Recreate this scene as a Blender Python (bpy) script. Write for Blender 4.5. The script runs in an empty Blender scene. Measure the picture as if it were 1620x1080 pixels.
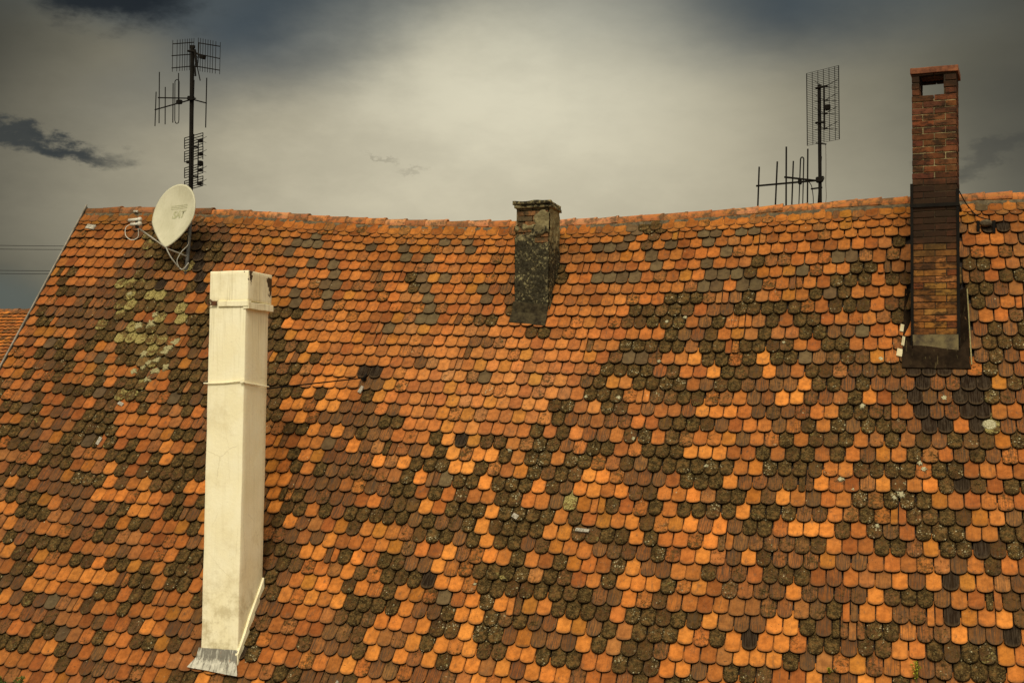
import bpy, bmesh, math, random
import numpy as np
from mathutils import Vector, Matrix, noise

random.seed(7)
rng = np.random.default_rng(7)
scene = bpy.context.scene
COL = scene.collection
rad = math.radians

CAMP = [2057.147907, 0.048358, -0.009832, -0.294144, 0.93517, 13.304585, -18.95306, -2.970077, 0.211317]
SAG = [[-0.2871, -0.3025, -0.3509, -0.2731], [-0.1677, -0.1334, -0.1368, -0.1716], [0.0771, -0.0146, -0.0515, -0.0938], [0.1882, 0.0833, 0.0908, 0.035], [0.1217, 0.1562, 0.1746, 0.1469], [0.0216, 0.1249, 0.1699, 0.1705], [0.0228, 0.1147, 0.131, 0.1537]]
TILE_CODES = [
 [1,6,1,1,1,1,1,1,1,1,6,1,1,1,1,2,1,1,1,1,1,1,1,1,1,1,1,1,1,1,1,1,1,1,1,1,1,1,1,1,1,1,3,3,3,1,1,1,1,1,1,1,6,4,4,1,1,1,1,1,1,1,1,1,1,1,1,1,1,1,2,1,1,1,1,1,1,6,1,6,1,1,1,1,1,1,1,1],
 [1,1,1,1,1,3,3,3,3,4,3,3,3,1,3,1,1,1,1,1,1,1,1,6,1,1,1,1,1,1,1,1,1,1,1,1,1,1,1,1,1,1,1,1,3,1,1,1,1,1,1,1,6,4,4,1,1,1,1,1,1,1,1,1,1,1,1,1,1,1,1,1,1,1,1,2,1,1,1,1,2,1,1,1,1,1,1,1],
 [1,1,1,1,1,1,3,1,3,3,4,3,3,3,3,3,1,1,1,1,1,1,1,1,6,1,1,1,1,1,1,1,1,1,1,1,6,1,6,1,1,1,1,1,1,1,1,1,1,2,1,1,6,1,4,1,1,1,6,6,1,6,6,1,1,1,1,1,1,1,1,1,1,1,3,1,6,1,1,1,1,1,1,1,1,2,1,1],
 [1,1,1,1,1,1,3,8,4,3,4,4,4,4,3,3,1,1,1,1,1,6,6,6,6,1,1,1,1,6,1,1,6,1,1,1,6,6,6,1,1,1,1,1,1,1,1,1,1,6,6,6,1,4,1,6,1,1,6,1,6,1,1,1,1,1,1,1,1,1,1,1,1,1,3,3,3,3,2,7,7,1,1,3,2,2,1,2],
 [1,1,1,1,1,1,1,1,8,8,3,8,4,7,4,4,3,3,1,1,1,1,6,1,1,1,6,1,1,1,1,1,1,6,1,6,1,1,1,1,1,1,1,1,1,1,2,2,2,1,2,2,1,1,6,1,1,1,1,1,6,1,1,1,1,1,1,1,1,1,1,1,6,5,3,3,3,3,1,1,1,2,3,3,0,4,1,0],
 [1,1,1,1,1,1,3,3,8,4,4,8,4,7,4,4,3,3,1,1,1,1,1,1,6,1,6,1,1,1,1,1,1,1,1,1,1,1,1,1,1,1,1,1,3,3,4,1,1,1,1,2,1,1,6,1,1,1,6,1,1,6,4,1,1,1,1,1,6,6,1,1,2,2,3,4,3,3,1,1,2,2,1,1,4,1,0,4],
 [1,1,1,1,1,1,3,1,3,3,4,4,4,8,7,3,1,1,1,1,1,1,1,6,1,1,1,6,1,1,1,1,1,1,5,6,1,6,1,1,1,1,1,3,3,3,4,4,1,1,6,6,6,6,1,1,1,1,1,6,6,6,4,1,1,1,6,1,1,1,5,5,1,2,3,3,3,4,5,5,1,2,3,4,1,1,1,4],
 [4,4,1,1,1,1,3,3,8,3,2,2,1,1,7,1,7,1,1,1,1,1,1,1,1,1,6,6,1,1,1,1,1,1,5,6,1,1,1,1,6,3,3,1,1,1,1,1,2,1,1,1,1,1,1,1,1,1,6,6,1,6,6,2,1,3,1,1,5,5,5,1,4,4,3,3,4,4,4,1,5,5,5,4,1,5,3,1],
 [1,4,1,1,1,3,3,8,8,8,8,7,2,1,4,7,1,1,1,1,1,1,1,1,6,1,1,6,1,1,1,1,1,1,2,2,6,1,1,1,1,6,1,3,1,1,1,1,1,1,1,1,1,1,1,1,5,5,5,1,2,3,5,2,2,1,1,4,6,4,1,1,1,1,3,3,3,4,4,4,3,2,3,1,1,1,1,3],
 [1,4,4,3,3,3,3,8,8,8,8,8,4,8,1,1,4,4,1,1,1,1,1,1,6,1,1,6,1,1,1,1,1,1,1,2,6,1,1,1,6,1,1,4,1,1,1,1,1,1,1,1,1,4,5,5,5,4,1,3,3,5,5,4,5,5,1,1,4,4,4,1,3,4,3,3,7,7,4,3,1,1,1,3,2,4,5,1],
 [1,1,1,1,3,4,3,3,8,8,4,8,8,8,8,1,1,4,1,1,1,1,1,4,4,4,1,1,1,1,1,1,1,1,1,1,6,6,1,1,1,5,5,1,1,1,1,1,1,1,1,1,1,4,4,5,5,5,1,3,4,1,1,1,4,1,4,4,1,1,1,1,1,4,3,3,3,7,3,1,1,5,2,5,4,1,5,4],
 [4,3,3,3,3,3,3,3,8,8,1,1,8,1,8,4,4,4,1,1,1,1,4,4,0,1,1,2,1,1,1,1,1,6,2,2,1,1,1,1,1,6,1,1,1,4,4,1,1,1,1,1,1,1,1,1,5,3,3,4,1,1,2,4,2,2,5,5,3,3,6,1,1,1,3,3,7,7,3,4,3,4,1,1,4,0,1,5],
 [1,4,4,3,3,3,3,8,4,3,8,8,8,8,4,1,4,4,4,4,1,1,1,4,4,1,1,1,1,1,1,1,1,1,1,1,1,1,1,1,1,3,3,1,1,1,1,1,1,1,1,6,1,5,5,5,5,4,0,4,4,1,4,4,4,4,1,1,4,5,1,1,1,1,7,7,7,7,3,5,5,5,5,5,3,4,5,1],
 [1,1,1,1,1,3,3,4,4,8,8,8,8,8,1,1,4,4,3,3,3,3,4,4,4,4,4,0,1,2,1,1,1,1,1,1,1,1,1,1,1,1,1,1,1,1,1,1,1,1,1,1,4,6,6,3,1,1,0,4,4,1,4,0,4,4,6,3,3,5,4,1,1,4,7,7,7,7,3,5,3,1,0,1,2,4,2,2],
 [1,3,1,6,4,1,4,4,1,1,4,4,8,8,8,4,1,3,1,3,3,3,3,3,3,4,1,1,4,1,1,1,1,1,1,1,1,3,1,1,1,1,1,1,1,1,1,1,1,1,1,1,5,5,5,5,3,5,1,1,0,4,4,4,0,3,1,4,4,0,3,3,4,4,7,7,7,3,1,5,3,3,1,1,4,0,1,1],
 [1,1,4,3,4,4,1,1,6,1,4,4,8,8,8,4,1,3,4,3,3,3,3,3,4,3,4,1,1,0,0,1,7,7,1,1,1,1,1,1,1,1,6,1,1,1,1,1,1,1,3,5,1,1,4,5,5,5,1,3,5,4,3,3,3,3,0,4,4,3,5,3,3,3,7,3,3,7,7,1,5,5,5,1,3,1,1,2],
 [1,1,1,3,3,4,4,1,1,8,1,1,1,4,3,1,4,4,4,4,3,3,3,3,3,4,4,1,1,0,0,1,1,3,3,1,1,1,1,1,1,1,1,1,1,1,1,1,1,1,1,5,5,5,1,1,5,5,4,4,1,1,1,3,3,0,0,3,3,2,4,0,1,4,7,3,3,7,7,5,3,3,2,5,3,5,3,1],
 [1,1,4,1,1,4,1,1,1,4,1,4,8,8,1,1,4,4,4,3,3,3,3,3,3,4,4,4,0,4,0,0,1,4,1,1,1,1,1,1,1,1,1,1,1,1,1,1,5,5,1,1,5,5,1,3,1,1,3,0,0,0,1,3,3,3,3,1,1,4,4,3,3,1,7,3,3,7,7,1,1,4,3,1,5,1,0,0],
 [4,1,1,1,4,1,4,4,4,4,6,4,8,8,4,1,2,6,4,3,4,4,3,3,3,3,4,0,0,0,0,0,3,3,3,1,3,1,1,1,1,1,1,1,1,1,1,1,1,4,3,3,6,3,3,1,1,4,4,4,4,3,1,1,1,3,0,4,1,5,3,5,4,5,3,7,7,1,7,8,3,3,1,5,3,1,2,3],
 [4,1,1,6,4,1,1,4,1,1,4,4,1,1,4,1,4,2,4,1,3,3,3,3,3,4,4,0,0,0,3,3,3,3,3,4,4,1,1,1,1,1,1,1,1,1,1,5,1,4,1,3,3,1,5,5,1,4,1,1,1,1,3,1,1,4,1,4,4,5,1,1,5,1,4,3,4,4,4,1,5,1,0,1,1,5,5,1],
 [3,1,4,4,6,4,1,3,3,1,4,4,4,1,1,1,1,1,2,2,3,3,3,3,3,3,0,0,4,4,0,0,0,3,4,3,3,1,1,1,4,0,7,1,4,4,1,1,5,5,3,1,4,4,1,1,4,5,4,0,0,0,1,1,4,1,4,4,1,4,1,3,1,1,5,1,1,3,4,3,0,1,0,1,2,1,2,4],
 [1,4,1,1,4,4,1,3,2,4,4,5,5,1,1,1,1,1,4,4,3,3,3,3,3,3,1,1,1,1,1,6,3,0,3,1,4,1,3,1,4,0,0,0,0,4,1,5,5,1,5,5,1,1,4,3,4,4,4,4,5,5,1,1,5,5,4,4,0,1,5,5,5,5,0,5,5,1,1,1,1,1,1,5,5,1,1,4],
 [4,1,1,4,4,3,3,2,1,4,5,6,4,5,1,4,1,0,0,1,1,4,3,3,3,3,1,1,1,4,1,1,3,3,3,3,0,0,0,4,4,5,0,0,5,1,1,1,5,4,5,5,0,0,0,3,3,3,1,5,5,4,0,3,3,3,4,4,0,1,1,0,0,5,1,0,5,7,4,1,4,4,4,5,4,1,2,1],
 [3,0,4,2,4,4,3,3,4,4,2,1,1,4,5,4,1,4,0,4,4,4,3,3,3,0,3,1,0,4,1,4,3,3,3,3,2,2,5,0,3,6,5,5,0,5,5,5,0,5,3,0,0,0,0,3,4,1,1,0,0,4,4,1,4,0,1,3,1,1,5,0,5,5,5,1,1,1,1,1,1,3,4,1,1,1,1,3],
 [4,3,4,1,2,2,1,1,4,4,4,1,1,0,0,4,1,4,4,4,4,4,4,3,3,3,3,3,0,0,3,3,3,3,1,1,3,3,4,4,1,5,1,5,1,1,5,5,1,1,3,8,1,1,4,1,1,4,1,4,4,5,4,0,4,4,5,3,3,1,1,5,1,1,5,4,4,4,1,1,3,4,1,4,3,1,2,3],
 [2,1,1,5,2,4,4,4,3,3,1,5,5,5,0,4,1,0,4,4,4,0,0,3,3,3,3,3,0,4,4,3,3,3,3,1,1,3,4,4,0,1,5,4,5,0,5,5,5,5,1,4,1,1,1,0,4,1,1,0,3,0,3,4,4,0,0,0,0,5,1,5,3,1,5,5,5,1,1,4,5,1,4,1,0,2,1,0],
 [4,4,3,5,0,4,0,3,1,3,3,3,3,3,0,0,0,0,0,1,1,4,1,4,3,3,3,3,3,0,4,4,1,4,3,5,5,5,4,4,3,4,3,3,5,0,5,5,4,4,1,1,5,5,4,4,0,5,1,1,1,0,3,3,3,3,3,4,5,1,1,1,4,4,3,1,5,5,7,4,5,1,1,4,5,4,4,3],
 [0,2,1,1,0,0,4,4,4,1,1,3,3,2,4,3,4,0,0,1,4,4,3,1,3,3,3,3,3,4,0,3,2,1,1,4,1,1,1,0,4,5,4,3,4,0,4,4,3,4,1,1,1,3,3,3,3,5,1,1,0,0,3,0,5,3,3,3,1,3,3,1,1,1,2,0,3,1,4,1,1,0,3,4,0,1,2,1],
 [1,4,4,4,1,1,0,0,4,4,4,1,2,3,3,1,4,1,4,4,1,1,1,4,1,3,3,3,3,1,3,3,2,3,0,1,1,1,1,1,3,1,1,0,3,0,0,1,4,1,1,4,1,1,1,5,0,3,3,1,1,4,3,3,1,4,4,4,1,3,1,2,6,0,3,0,7,1,1,1,3,3,1,5,4,4,2,2],
 [1,1,0,4,1,4,1,0,3,3,1,1,1,3,3,4,4,1,2,1,1,1,1,3,1,3,3,3,3,4,4,3,0,0,3,4,0,0,5,5,3,3,0,0,0,4,5,5,5,0,5,5,1,1,5,0,0,0,5,1,0,1,5,1,3,3,0,3,3,3,3,0,4,5,4,3,1,1,4,4,3,5,4,1,1,4,3,0],
 [3,1,1,4,1,0,2,2,4,3,4,4,4,4,1,1,1,1,3,2,1,1,1,4,4,4,3,3,3,3,3,4,3,1,1,1,0,4,0,4,4,4,7,0,0,0,4,4,4,5,4,5,4,4,3,3,0,0,5,1,1,1,1,2,2,3,3,0,3,4,1,0,0,3,3,1,7,1,1,0,4,5,1,5,3,1,0,5],
 [0,1,5,1,4,0,1,1,0,4,4,1,1,1,4,4,0,4,4,1,4,1,4,4,3,1,3,3,3,3,4,3,1,1,0,0,4,0,0,5,1,1,0,6,0,0,5,0,1,1,1,4,4,4,4,1,5,5,4,4,4,0,2,3,3,0,0,4,3,4,2,5,5,0,3,4,0,3,3,7,1,2,3,1,2,5,1,4],
 [1,1,1,1,4,1,4,1,2,1,4,4,0,1,0,0,0,0,0,3,4,4,1,4,4,1,3,3,3,3,3,4,1,1,0,1,0,4,4,4,5,0,3,3,5,0,0,5,4,4,3,3,0,1,3,4,2,5,5,5,0,1,4,0,7,0,0,2,4,4,3,5,5,1,1,4,4,5,5,1,1,3,0,1,4,4,4,1],
 [4,2,3,3,2,4,4,4,5,3,3,0,0,0,1,1,1,4,4,1,4,4,1,1,1,4,3,3,3,3,3,3,1,1,1,2,4,4,3,0,0,6,0,5,5,0,5,5,3,1,3,3,3,0,4,2,4,4,3,0,1,1,2,0,0,0,4,3,2,1,1,3,1,1,3,4,4,5,5,0,5,2,5,4,1,1,1,4],
 [1,2,4,5,4,1,3,1,5,5,0,3,4,3,6,2,2,4,1,1,4,1,1,1,1,1,3,3,3,3,3,3,1,1,1,1,3,4,4,0,2,0,0,5,0,0,0,4,4,0,0,5,4,4,1,1,5,5,5,0,0,3,1,4,4,4,1,1,0,4,3,0,1,5,3,4,1,2,3,1,1,4,4,4,3,5,4,1],
 [1,1,5,0,2,2,5,4,1,0,1,1,3,3,3,2,2,1,3,1,1,4,0,1,3,3,1,3,3,3,4,1,1,1,4,3,3,3,4,0,3,0,0,0,5,0,0,6,0,3,0,0,0,3,1,1,3,4,1,4,5,1,0,0,0,1,0,3,3,3,0,1,4,3,1,1,1,1,2,0,0,4,5,0,1,3,1,4],
 [0,1,5,2,4,2,3,1,5,0,2,3,1,1,4,4,6,2,1,4,1,1,4,4,1,4,2,3,3,3,7,5,1,1,1,1,1,1,0,0,3,3,0,3,3,4,2,0,1,1,2,5,1,1,2,5,5,3,2,2,2,4,4,5,2,4,3,4,4,4,4,0,3,0,2,4,3,4,4,5,3,0,4,0,3,1,2,1],
 [5,4,1,4,3,4,3,4,3,4,1,4,4,4,1,0,4,3,1,3,1,1,1,1,1,2,2,1,0,0,1,1,0,5,5,3,3,3,4,1,2,1,1,1,0,1,3,1,5,1,5,2,4,5,4,1,3,2,3,1,1,2,5,0,0,1,4,0,1,1,2,3,4,2,5,0,1,3,0,0,3,1,3,1,5,4,2,1],
 [1,0,1,1,1,3,1,0,1,4,4,4,1,1,1,1,1,4,1,3,3,3,1,1,1,1,4,4,0,2,5,3,0,4,1,5,4,1,4,4,5,4,3,1,0,5,1,1,4,5,4,3,2,1,2,1,1,4,1,1,4,3,2,2,1,1,0,0,1,1,1,1,4,3,5,4,0,1,4,3,0,3,1,1,4,0,4,1],
 [4,0,1,4,1,0,4,1,3,2,5,1,1,1,1,1,1,1,2,3,1,2,4,4,3,4,1,2,1,4,4,1,4,1,4,5,2,4,1,4,1,1,1,4,4,1,0,2,5,5,4,1,1,4,1,1,2,4,4,1,4,2,0,0,1,1,3,1,5,5,1,5,0,0,1,1,1,1,0,2,4,4,4,3,1,5,2,3],
 [4,0,1,1,1,3,2,0,1,1,4,0,1,5,1,4,0,4,4,0,1,4,4,1,4,5,4,1,2,2,1,3,1,1,3,2,4,0,0,1,4,4,5,5,0,1,2,4,2,0,4,1,1,1,1,0,1,4,1,1,4,4,4,4,4,4,5,4,5,5,0,1,4,4,1,4,0,3,2,1,4,4,3,4,3,3,5,2],
 [3,4,1,5,1,2,1,3,2,5,5,0,3,1,0,4,4,1,3,3,4,4,1,5,2,3,1,1,4,2,2,1,5,5,1,0,4,1,2,4,0,2,3,5,4,1,2,0,4,5,1,0,1,1,4,4,0,0,0,4,0,0,3,4,4,4,1,4,2,1,1,1,0,0,1,4,4,1,5,1,3,1,3,5,4,0,3,2],
 [1,3,0,1,5,2,4,1,1,4,1,1,2,0,3,1,0,3,2,1,2,1,1,3,0,3,4,3,1,4,0,2,5,1,0,1,2,0,0,1,1,1,1,1,2,0,2,4,1,1,1,3,1,1,1,1,4,1,1,5,0,1,3,0,2,1,5,1,4,5,5,4,4,1,1,5,4,1,2,2,1,3,1,5,5,0,4,4],
 [4,0,1,1,1,0,1,4,2,4,4,2,1,4,4,3,1,1,2,1,1,1,1,1,0,1,0,5,1,4,1,4,2,2,1,4,2,1,2,2,0,3,3,5,3,1,1,2,5,4,1,4,5,1,0,5,1,1,4,5,3,4,5,1,5,2,0,5,1,4,2,1,1,2,5,1,5,1,5,5,1,0,1,3,3,1,1,1],
 [0,0,0,3,4,4,4,4,3,1,4,2,4,4,5,1,2,4,0,1,1,5,3,0,1,3,5,1,1,3,5,3,1,5,3,4,2,4,1,4,1,3,2,4,1,1,2,5,2,1,4,1,0,4,2,4,1,1,4,0,5,1,1,1,1,0,5,1,1,1,1,4,1,4,1,4,1,0,1,3,3,0,2,1,1,2,1,1],
 [0,1,5,4,1,4,4,4,5,0,2,3,1,1,1,0,4,1,1,5,3,1,4,1,1,1,1,1,4,3,1,4,0,4,2,3,3,1,2,1,1,1,1,1,1,1,5,2,1,4,2,2,1,4,4,5,1,3,2,2,5,4,3,0,4,1,1,1,1,0,5,4,4,4,0,1,4,1,1,0,5,1,2,5,1,5,0,5],
 [2,0,3,2,1,1,4,1,0,3,4,4,5,4,1,3,5,1,3,4,5,3,4,4,3,1,4,5,2,4,0,1,4,1,1,4,1,3,4,1,0,1,2,1,1,1,0,1,4,1,1,1,1,5,1,5,5,1,4,1,0,4,0,3,2,1,1,4,1,1,3,1,0,1,4,4,0,1,1,3,3,4,5,1,1,4,5,1],
 [3,1,2,0,4,5,4,3,1,4,5,5,1,1,3,5,1,4,0,0,2,3,1,4,5,1,1,0,5,5,1,0,1,1,4,4,1,1,1,3,4,3,5,3,1,1,0,1,4,0,3,2,5,5,4,5,1,0,5,3,1,1,1,4,4,4,4,1,4,1,1,1,1,3,1,2,5,1,5,4,4,5,2,1,2,4,1,1],
]
AERIAL_A = {
 'mast': [[1.795,0.3,0.097,1.76,0.3,3.026,0.0354]],
 'boom': [[0.581,1.068,2.185,1.948,0.127,2.091,0.0122],[1.096,0.34,2.202,1.679,0.34,2.158,0.011],[1.679,0.34,2.158,1.835,0.677,2.141,0.011]],
 'element': [[0.598,1.06,2.503,0.591,1.06,1.89,0.0098],[1.11,0.34,2.645,1.127,0.34,1.762,0.0098],[0.924,0.831,2.513,0.938,0.831,1.855,0.0098],[1.189,0.652,2.52,1.2,0.652,1.832,0.0098],[1.483,0.34,2.601,1.493,0.34,2.074,0.0098],[1.773,0.36,2.469,1.767,0.36,1.703,0.0098],[1.828,0.677,2.58,1.827,0.677,1.719,0.011]],
 'folded': [[1.28,0.561,2.521],[1.294,0.561,1.851],[1.308,0.561,1.804],[1.334,0.561,1.791],[1.366,0.561,1.801],[1.374,0.561,1.846],[1.364,0.561,2.516],[1.35,0.561,2.542],[1.321,0.561,2.556],[1.293,0.561,2.546],[1.28,0.561,2.521]],
 'grid_l': [[1.283,0.46,3.217,1.287,0.46,2.667,0.0055],[1.382,0.439,3.211,1.386,0.439,2.662,0.0055],[1.447,0.425,3.207,1.452,0.425,2.659,0.0055],[1.502,0.414,3.204,1.506,0.414,2.657,0.0055],[1.557,0.402,3.201,1.561,0.402,2.654,0.0055],[1.607,0.392,3.198,1.611,0.392,2.652,0.0055],[1.658,0.381,3.195,1.662,0.381,2.649,0.0055],[1.705,0.371,3.192,1.709,0.371,2.647,0.0055],[1.752,0.361,3.189,1.756,0.361,2.645,0.0055],[1.281,0.46,3.151,1.754,0.36,3.118,0.0085],[1.268,0.464,2.948,1.705,0.372,2.919,0.0085],[1.274,0.464,2.734,1.728,0.368,2.713,0.0085]],
 'grid_r': [[1.836,0.361,3.191,1.837,0.361,2.62,0.0055],[1.868,0.382,3.187,1.869,0.382,2.617,0.0055],[1.902,0.404,3.182,1.903,0.404,2.614,0.0055],[1.936,0.427,3.177,1.937,0.427,2.611,0.0055],[1.971,0.449,3.172,1.972,0.449,2.608,0.0055],[2.005,0.471,3.167,2.006,0.471,2.605,0.0055],[2.04,0.493,3.162,2.04,0.493,2.602,0.0055],[2.081,0.52,3.156,2.081,0.52,2.599,0.0055],[2.143,0.56,3.148,2.143,0.56,2.593,0.0055],[1.833,0.36,3.104,2.142,0.56,3.074,0.0085],[1.792,0.33,2.919,2.146,0.56,2.862,0.0085],[1.831,0.353,2.697,2.14,0.553,2.662,0.0085]],
 'feed': [[1.684,0.3,2.958,1.855,0.25,2.921,0.0195],[1.856,0.22,2.947,1.913,0.2,2.645,0.022],[1.887,0.3,3.092,1.906,0.25,2.728,0.0073],[1.855,0.25,2.899,2.117,0.1,2.772,0.0171],[1.912,0.2,2.686,2.013,0.15,2.395,0.0098],[1.863,0.22,2.667,1.895,0.2,2.492,0.0146]],
 'bays': [[[1.579,0.419,1.498,2.158,0.029,1.479,0.0073],[1.58,0.419,1.452,2.159,0.029,1.434,0.0073],[1.581,0.419,1.406,2.16,0.029,1.389,0.0073],[1.583,0.419,1.361,2.161,0.029,1.345,0.0073],[1.584,0.419,1.315,2.162,0.029,1.3,0.0073],[1.579,0.419,1.504,1.58,0.419,1.321,0.0085],[2.158,0.029,1.479,2.16,0.029,1.256,0.0085]],[[1.585,0.419,1.264,2.164,0.029,1.25,0.0073],[1.586,0.419,1.22,2.165,0.029,1.207,0.0073],[1.587,0.419,1.176,2.166,0.029,1.164,0.0073],[1.588,0.419,1.131,2.167,0.029,1.121,0.0073],[1.589,0.419,1.087,2.168,0.029,1.078,0.0073],[1.585,0.419,1.27,1.586,0.419,1.093,0.0085],[2.164,0.029,1.25,2.166,0.029,1.034,0.0085]],[[1.592,0.419,0.983,2.17,0.029,0.976,0.0073],[1.593,0.419,0.941,2.171,0.029,0.935,0.0073],[1.594,0.419,0.899,2.172,0.029,0.894,0.0073],[1.595,0.419,0.857,2.173,0.029,0.853,0.0073],[1.596,0.419,0.814,2.174,0.029,0.812,0.0073],[1.592,0.419,0.989,1.593,0.419,0.82,0.0085],[2.17,0.029,0.976,2.171,0.029,0.806,0.0085]],[[1.598,0.419,0.758,2.175,0.029,0.757,0.0073],[1.599,0.419,0.718,2.176,0.029,0.717,0.0073],[1.6,0.419,0.677,2.177,0.029,0.677,0.0073],[1.601,0.419,0.636,2.178,0.029,0.638,0.0073],[1.602,0.419,0.596,2.179,0.029,0.598,0.0073],[1.597,0.419,0.764,1.598,0.419,0.601,0.0085],[2.175,0.029,0.757,2.176,0.029,0.593,0.0085]]],
 'feedbox': [[2.027,0.12,2.797,2.146,0.05,2.751,0.0366]],
 'box': [[1.352,0.527,2.153,1.458,0.489,2.143,0.0366]],
 'clamp': [[1.715,0.27,2.14,1.831,0.27,2.133,0.0366],[1.722,0.29,3.023,1.813,0.29,3.016,0.0268],[1.699,0.3,1.06,1.787,0.3,1.056,0.0244],[1.81,0.25,1.296,1.971,0.2,1.287,0.0122],[1.823,0.25,0.796,1.983,0.2,0.789,0.0122]],
 'vcable': [[1.598,0.26,2.078],[1.625,0.26,1.978],[1.625,0.26,1.964]],
 'spine': [[1.859,0.238,1.514,1.86,0.238,0.59,0.0134],[2.092,0.0,1.372,2.098,0.0,0.613,0.011]],
 'whisk': [[[2.123,0.0,1.348,2.314,-0.12,1.38,0.0037],[2.123,0.0,1.348,2.27,-0.05,1.293,0.0037],[2.123,0.0,1.348,2.04,0.0,1.385,0.0037],[2.123,0.0,1.348,2.041,0.0,1.319,0.0037]],[[2.128,0.0,1.129,2.319,-0.12,1.162,0.0037],[2.128,0.0,1.129,2.275,-0.05,1.074,0.0037],[2.128,0.0,1.129,2.045,0.0,1.166,0.0037],[2.128,0.0,1.129,2.046,0.0,1.1,0.0037]],[[2.135,0.0,0.852,2.326,-0.12,0.888,0.0037],[2.135,0.0,0.852,2.281,-0.05,0.799,0.0037],[2.135,0.0,0.852,2.052,0.0,0.888,0.0037],[2.135,0.0,0.852,2.053,0.0,0.823,0.0037]],[[2.14,0.0,0.636,2.331,-0.12,0.673,0.0037],[2.14,0.0,0.636,2.287,-0.05,0.584,0.0037],[2.14,0.0,0.636,2.057,0.0,0.672,0.0037],[2.14,0.0,0.636,2.058,0.0,0.606,0.0037]]],
 'ubox': [[2.096,0.0,1.341,2.172,-0.03,1.332,0.0268],[2.101,0.0,1.119,2.177,-0.03,1.11,0.0268],[2.108,0.0,0.968,2.184,-0.03,0.959,0.0415],[2.105,0.0,0.851,2.18,-0.03,0.842,0.0244],[2.101,0.0,0.629,2.177,-0.03,0.621,0.0317]],
}
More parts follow.
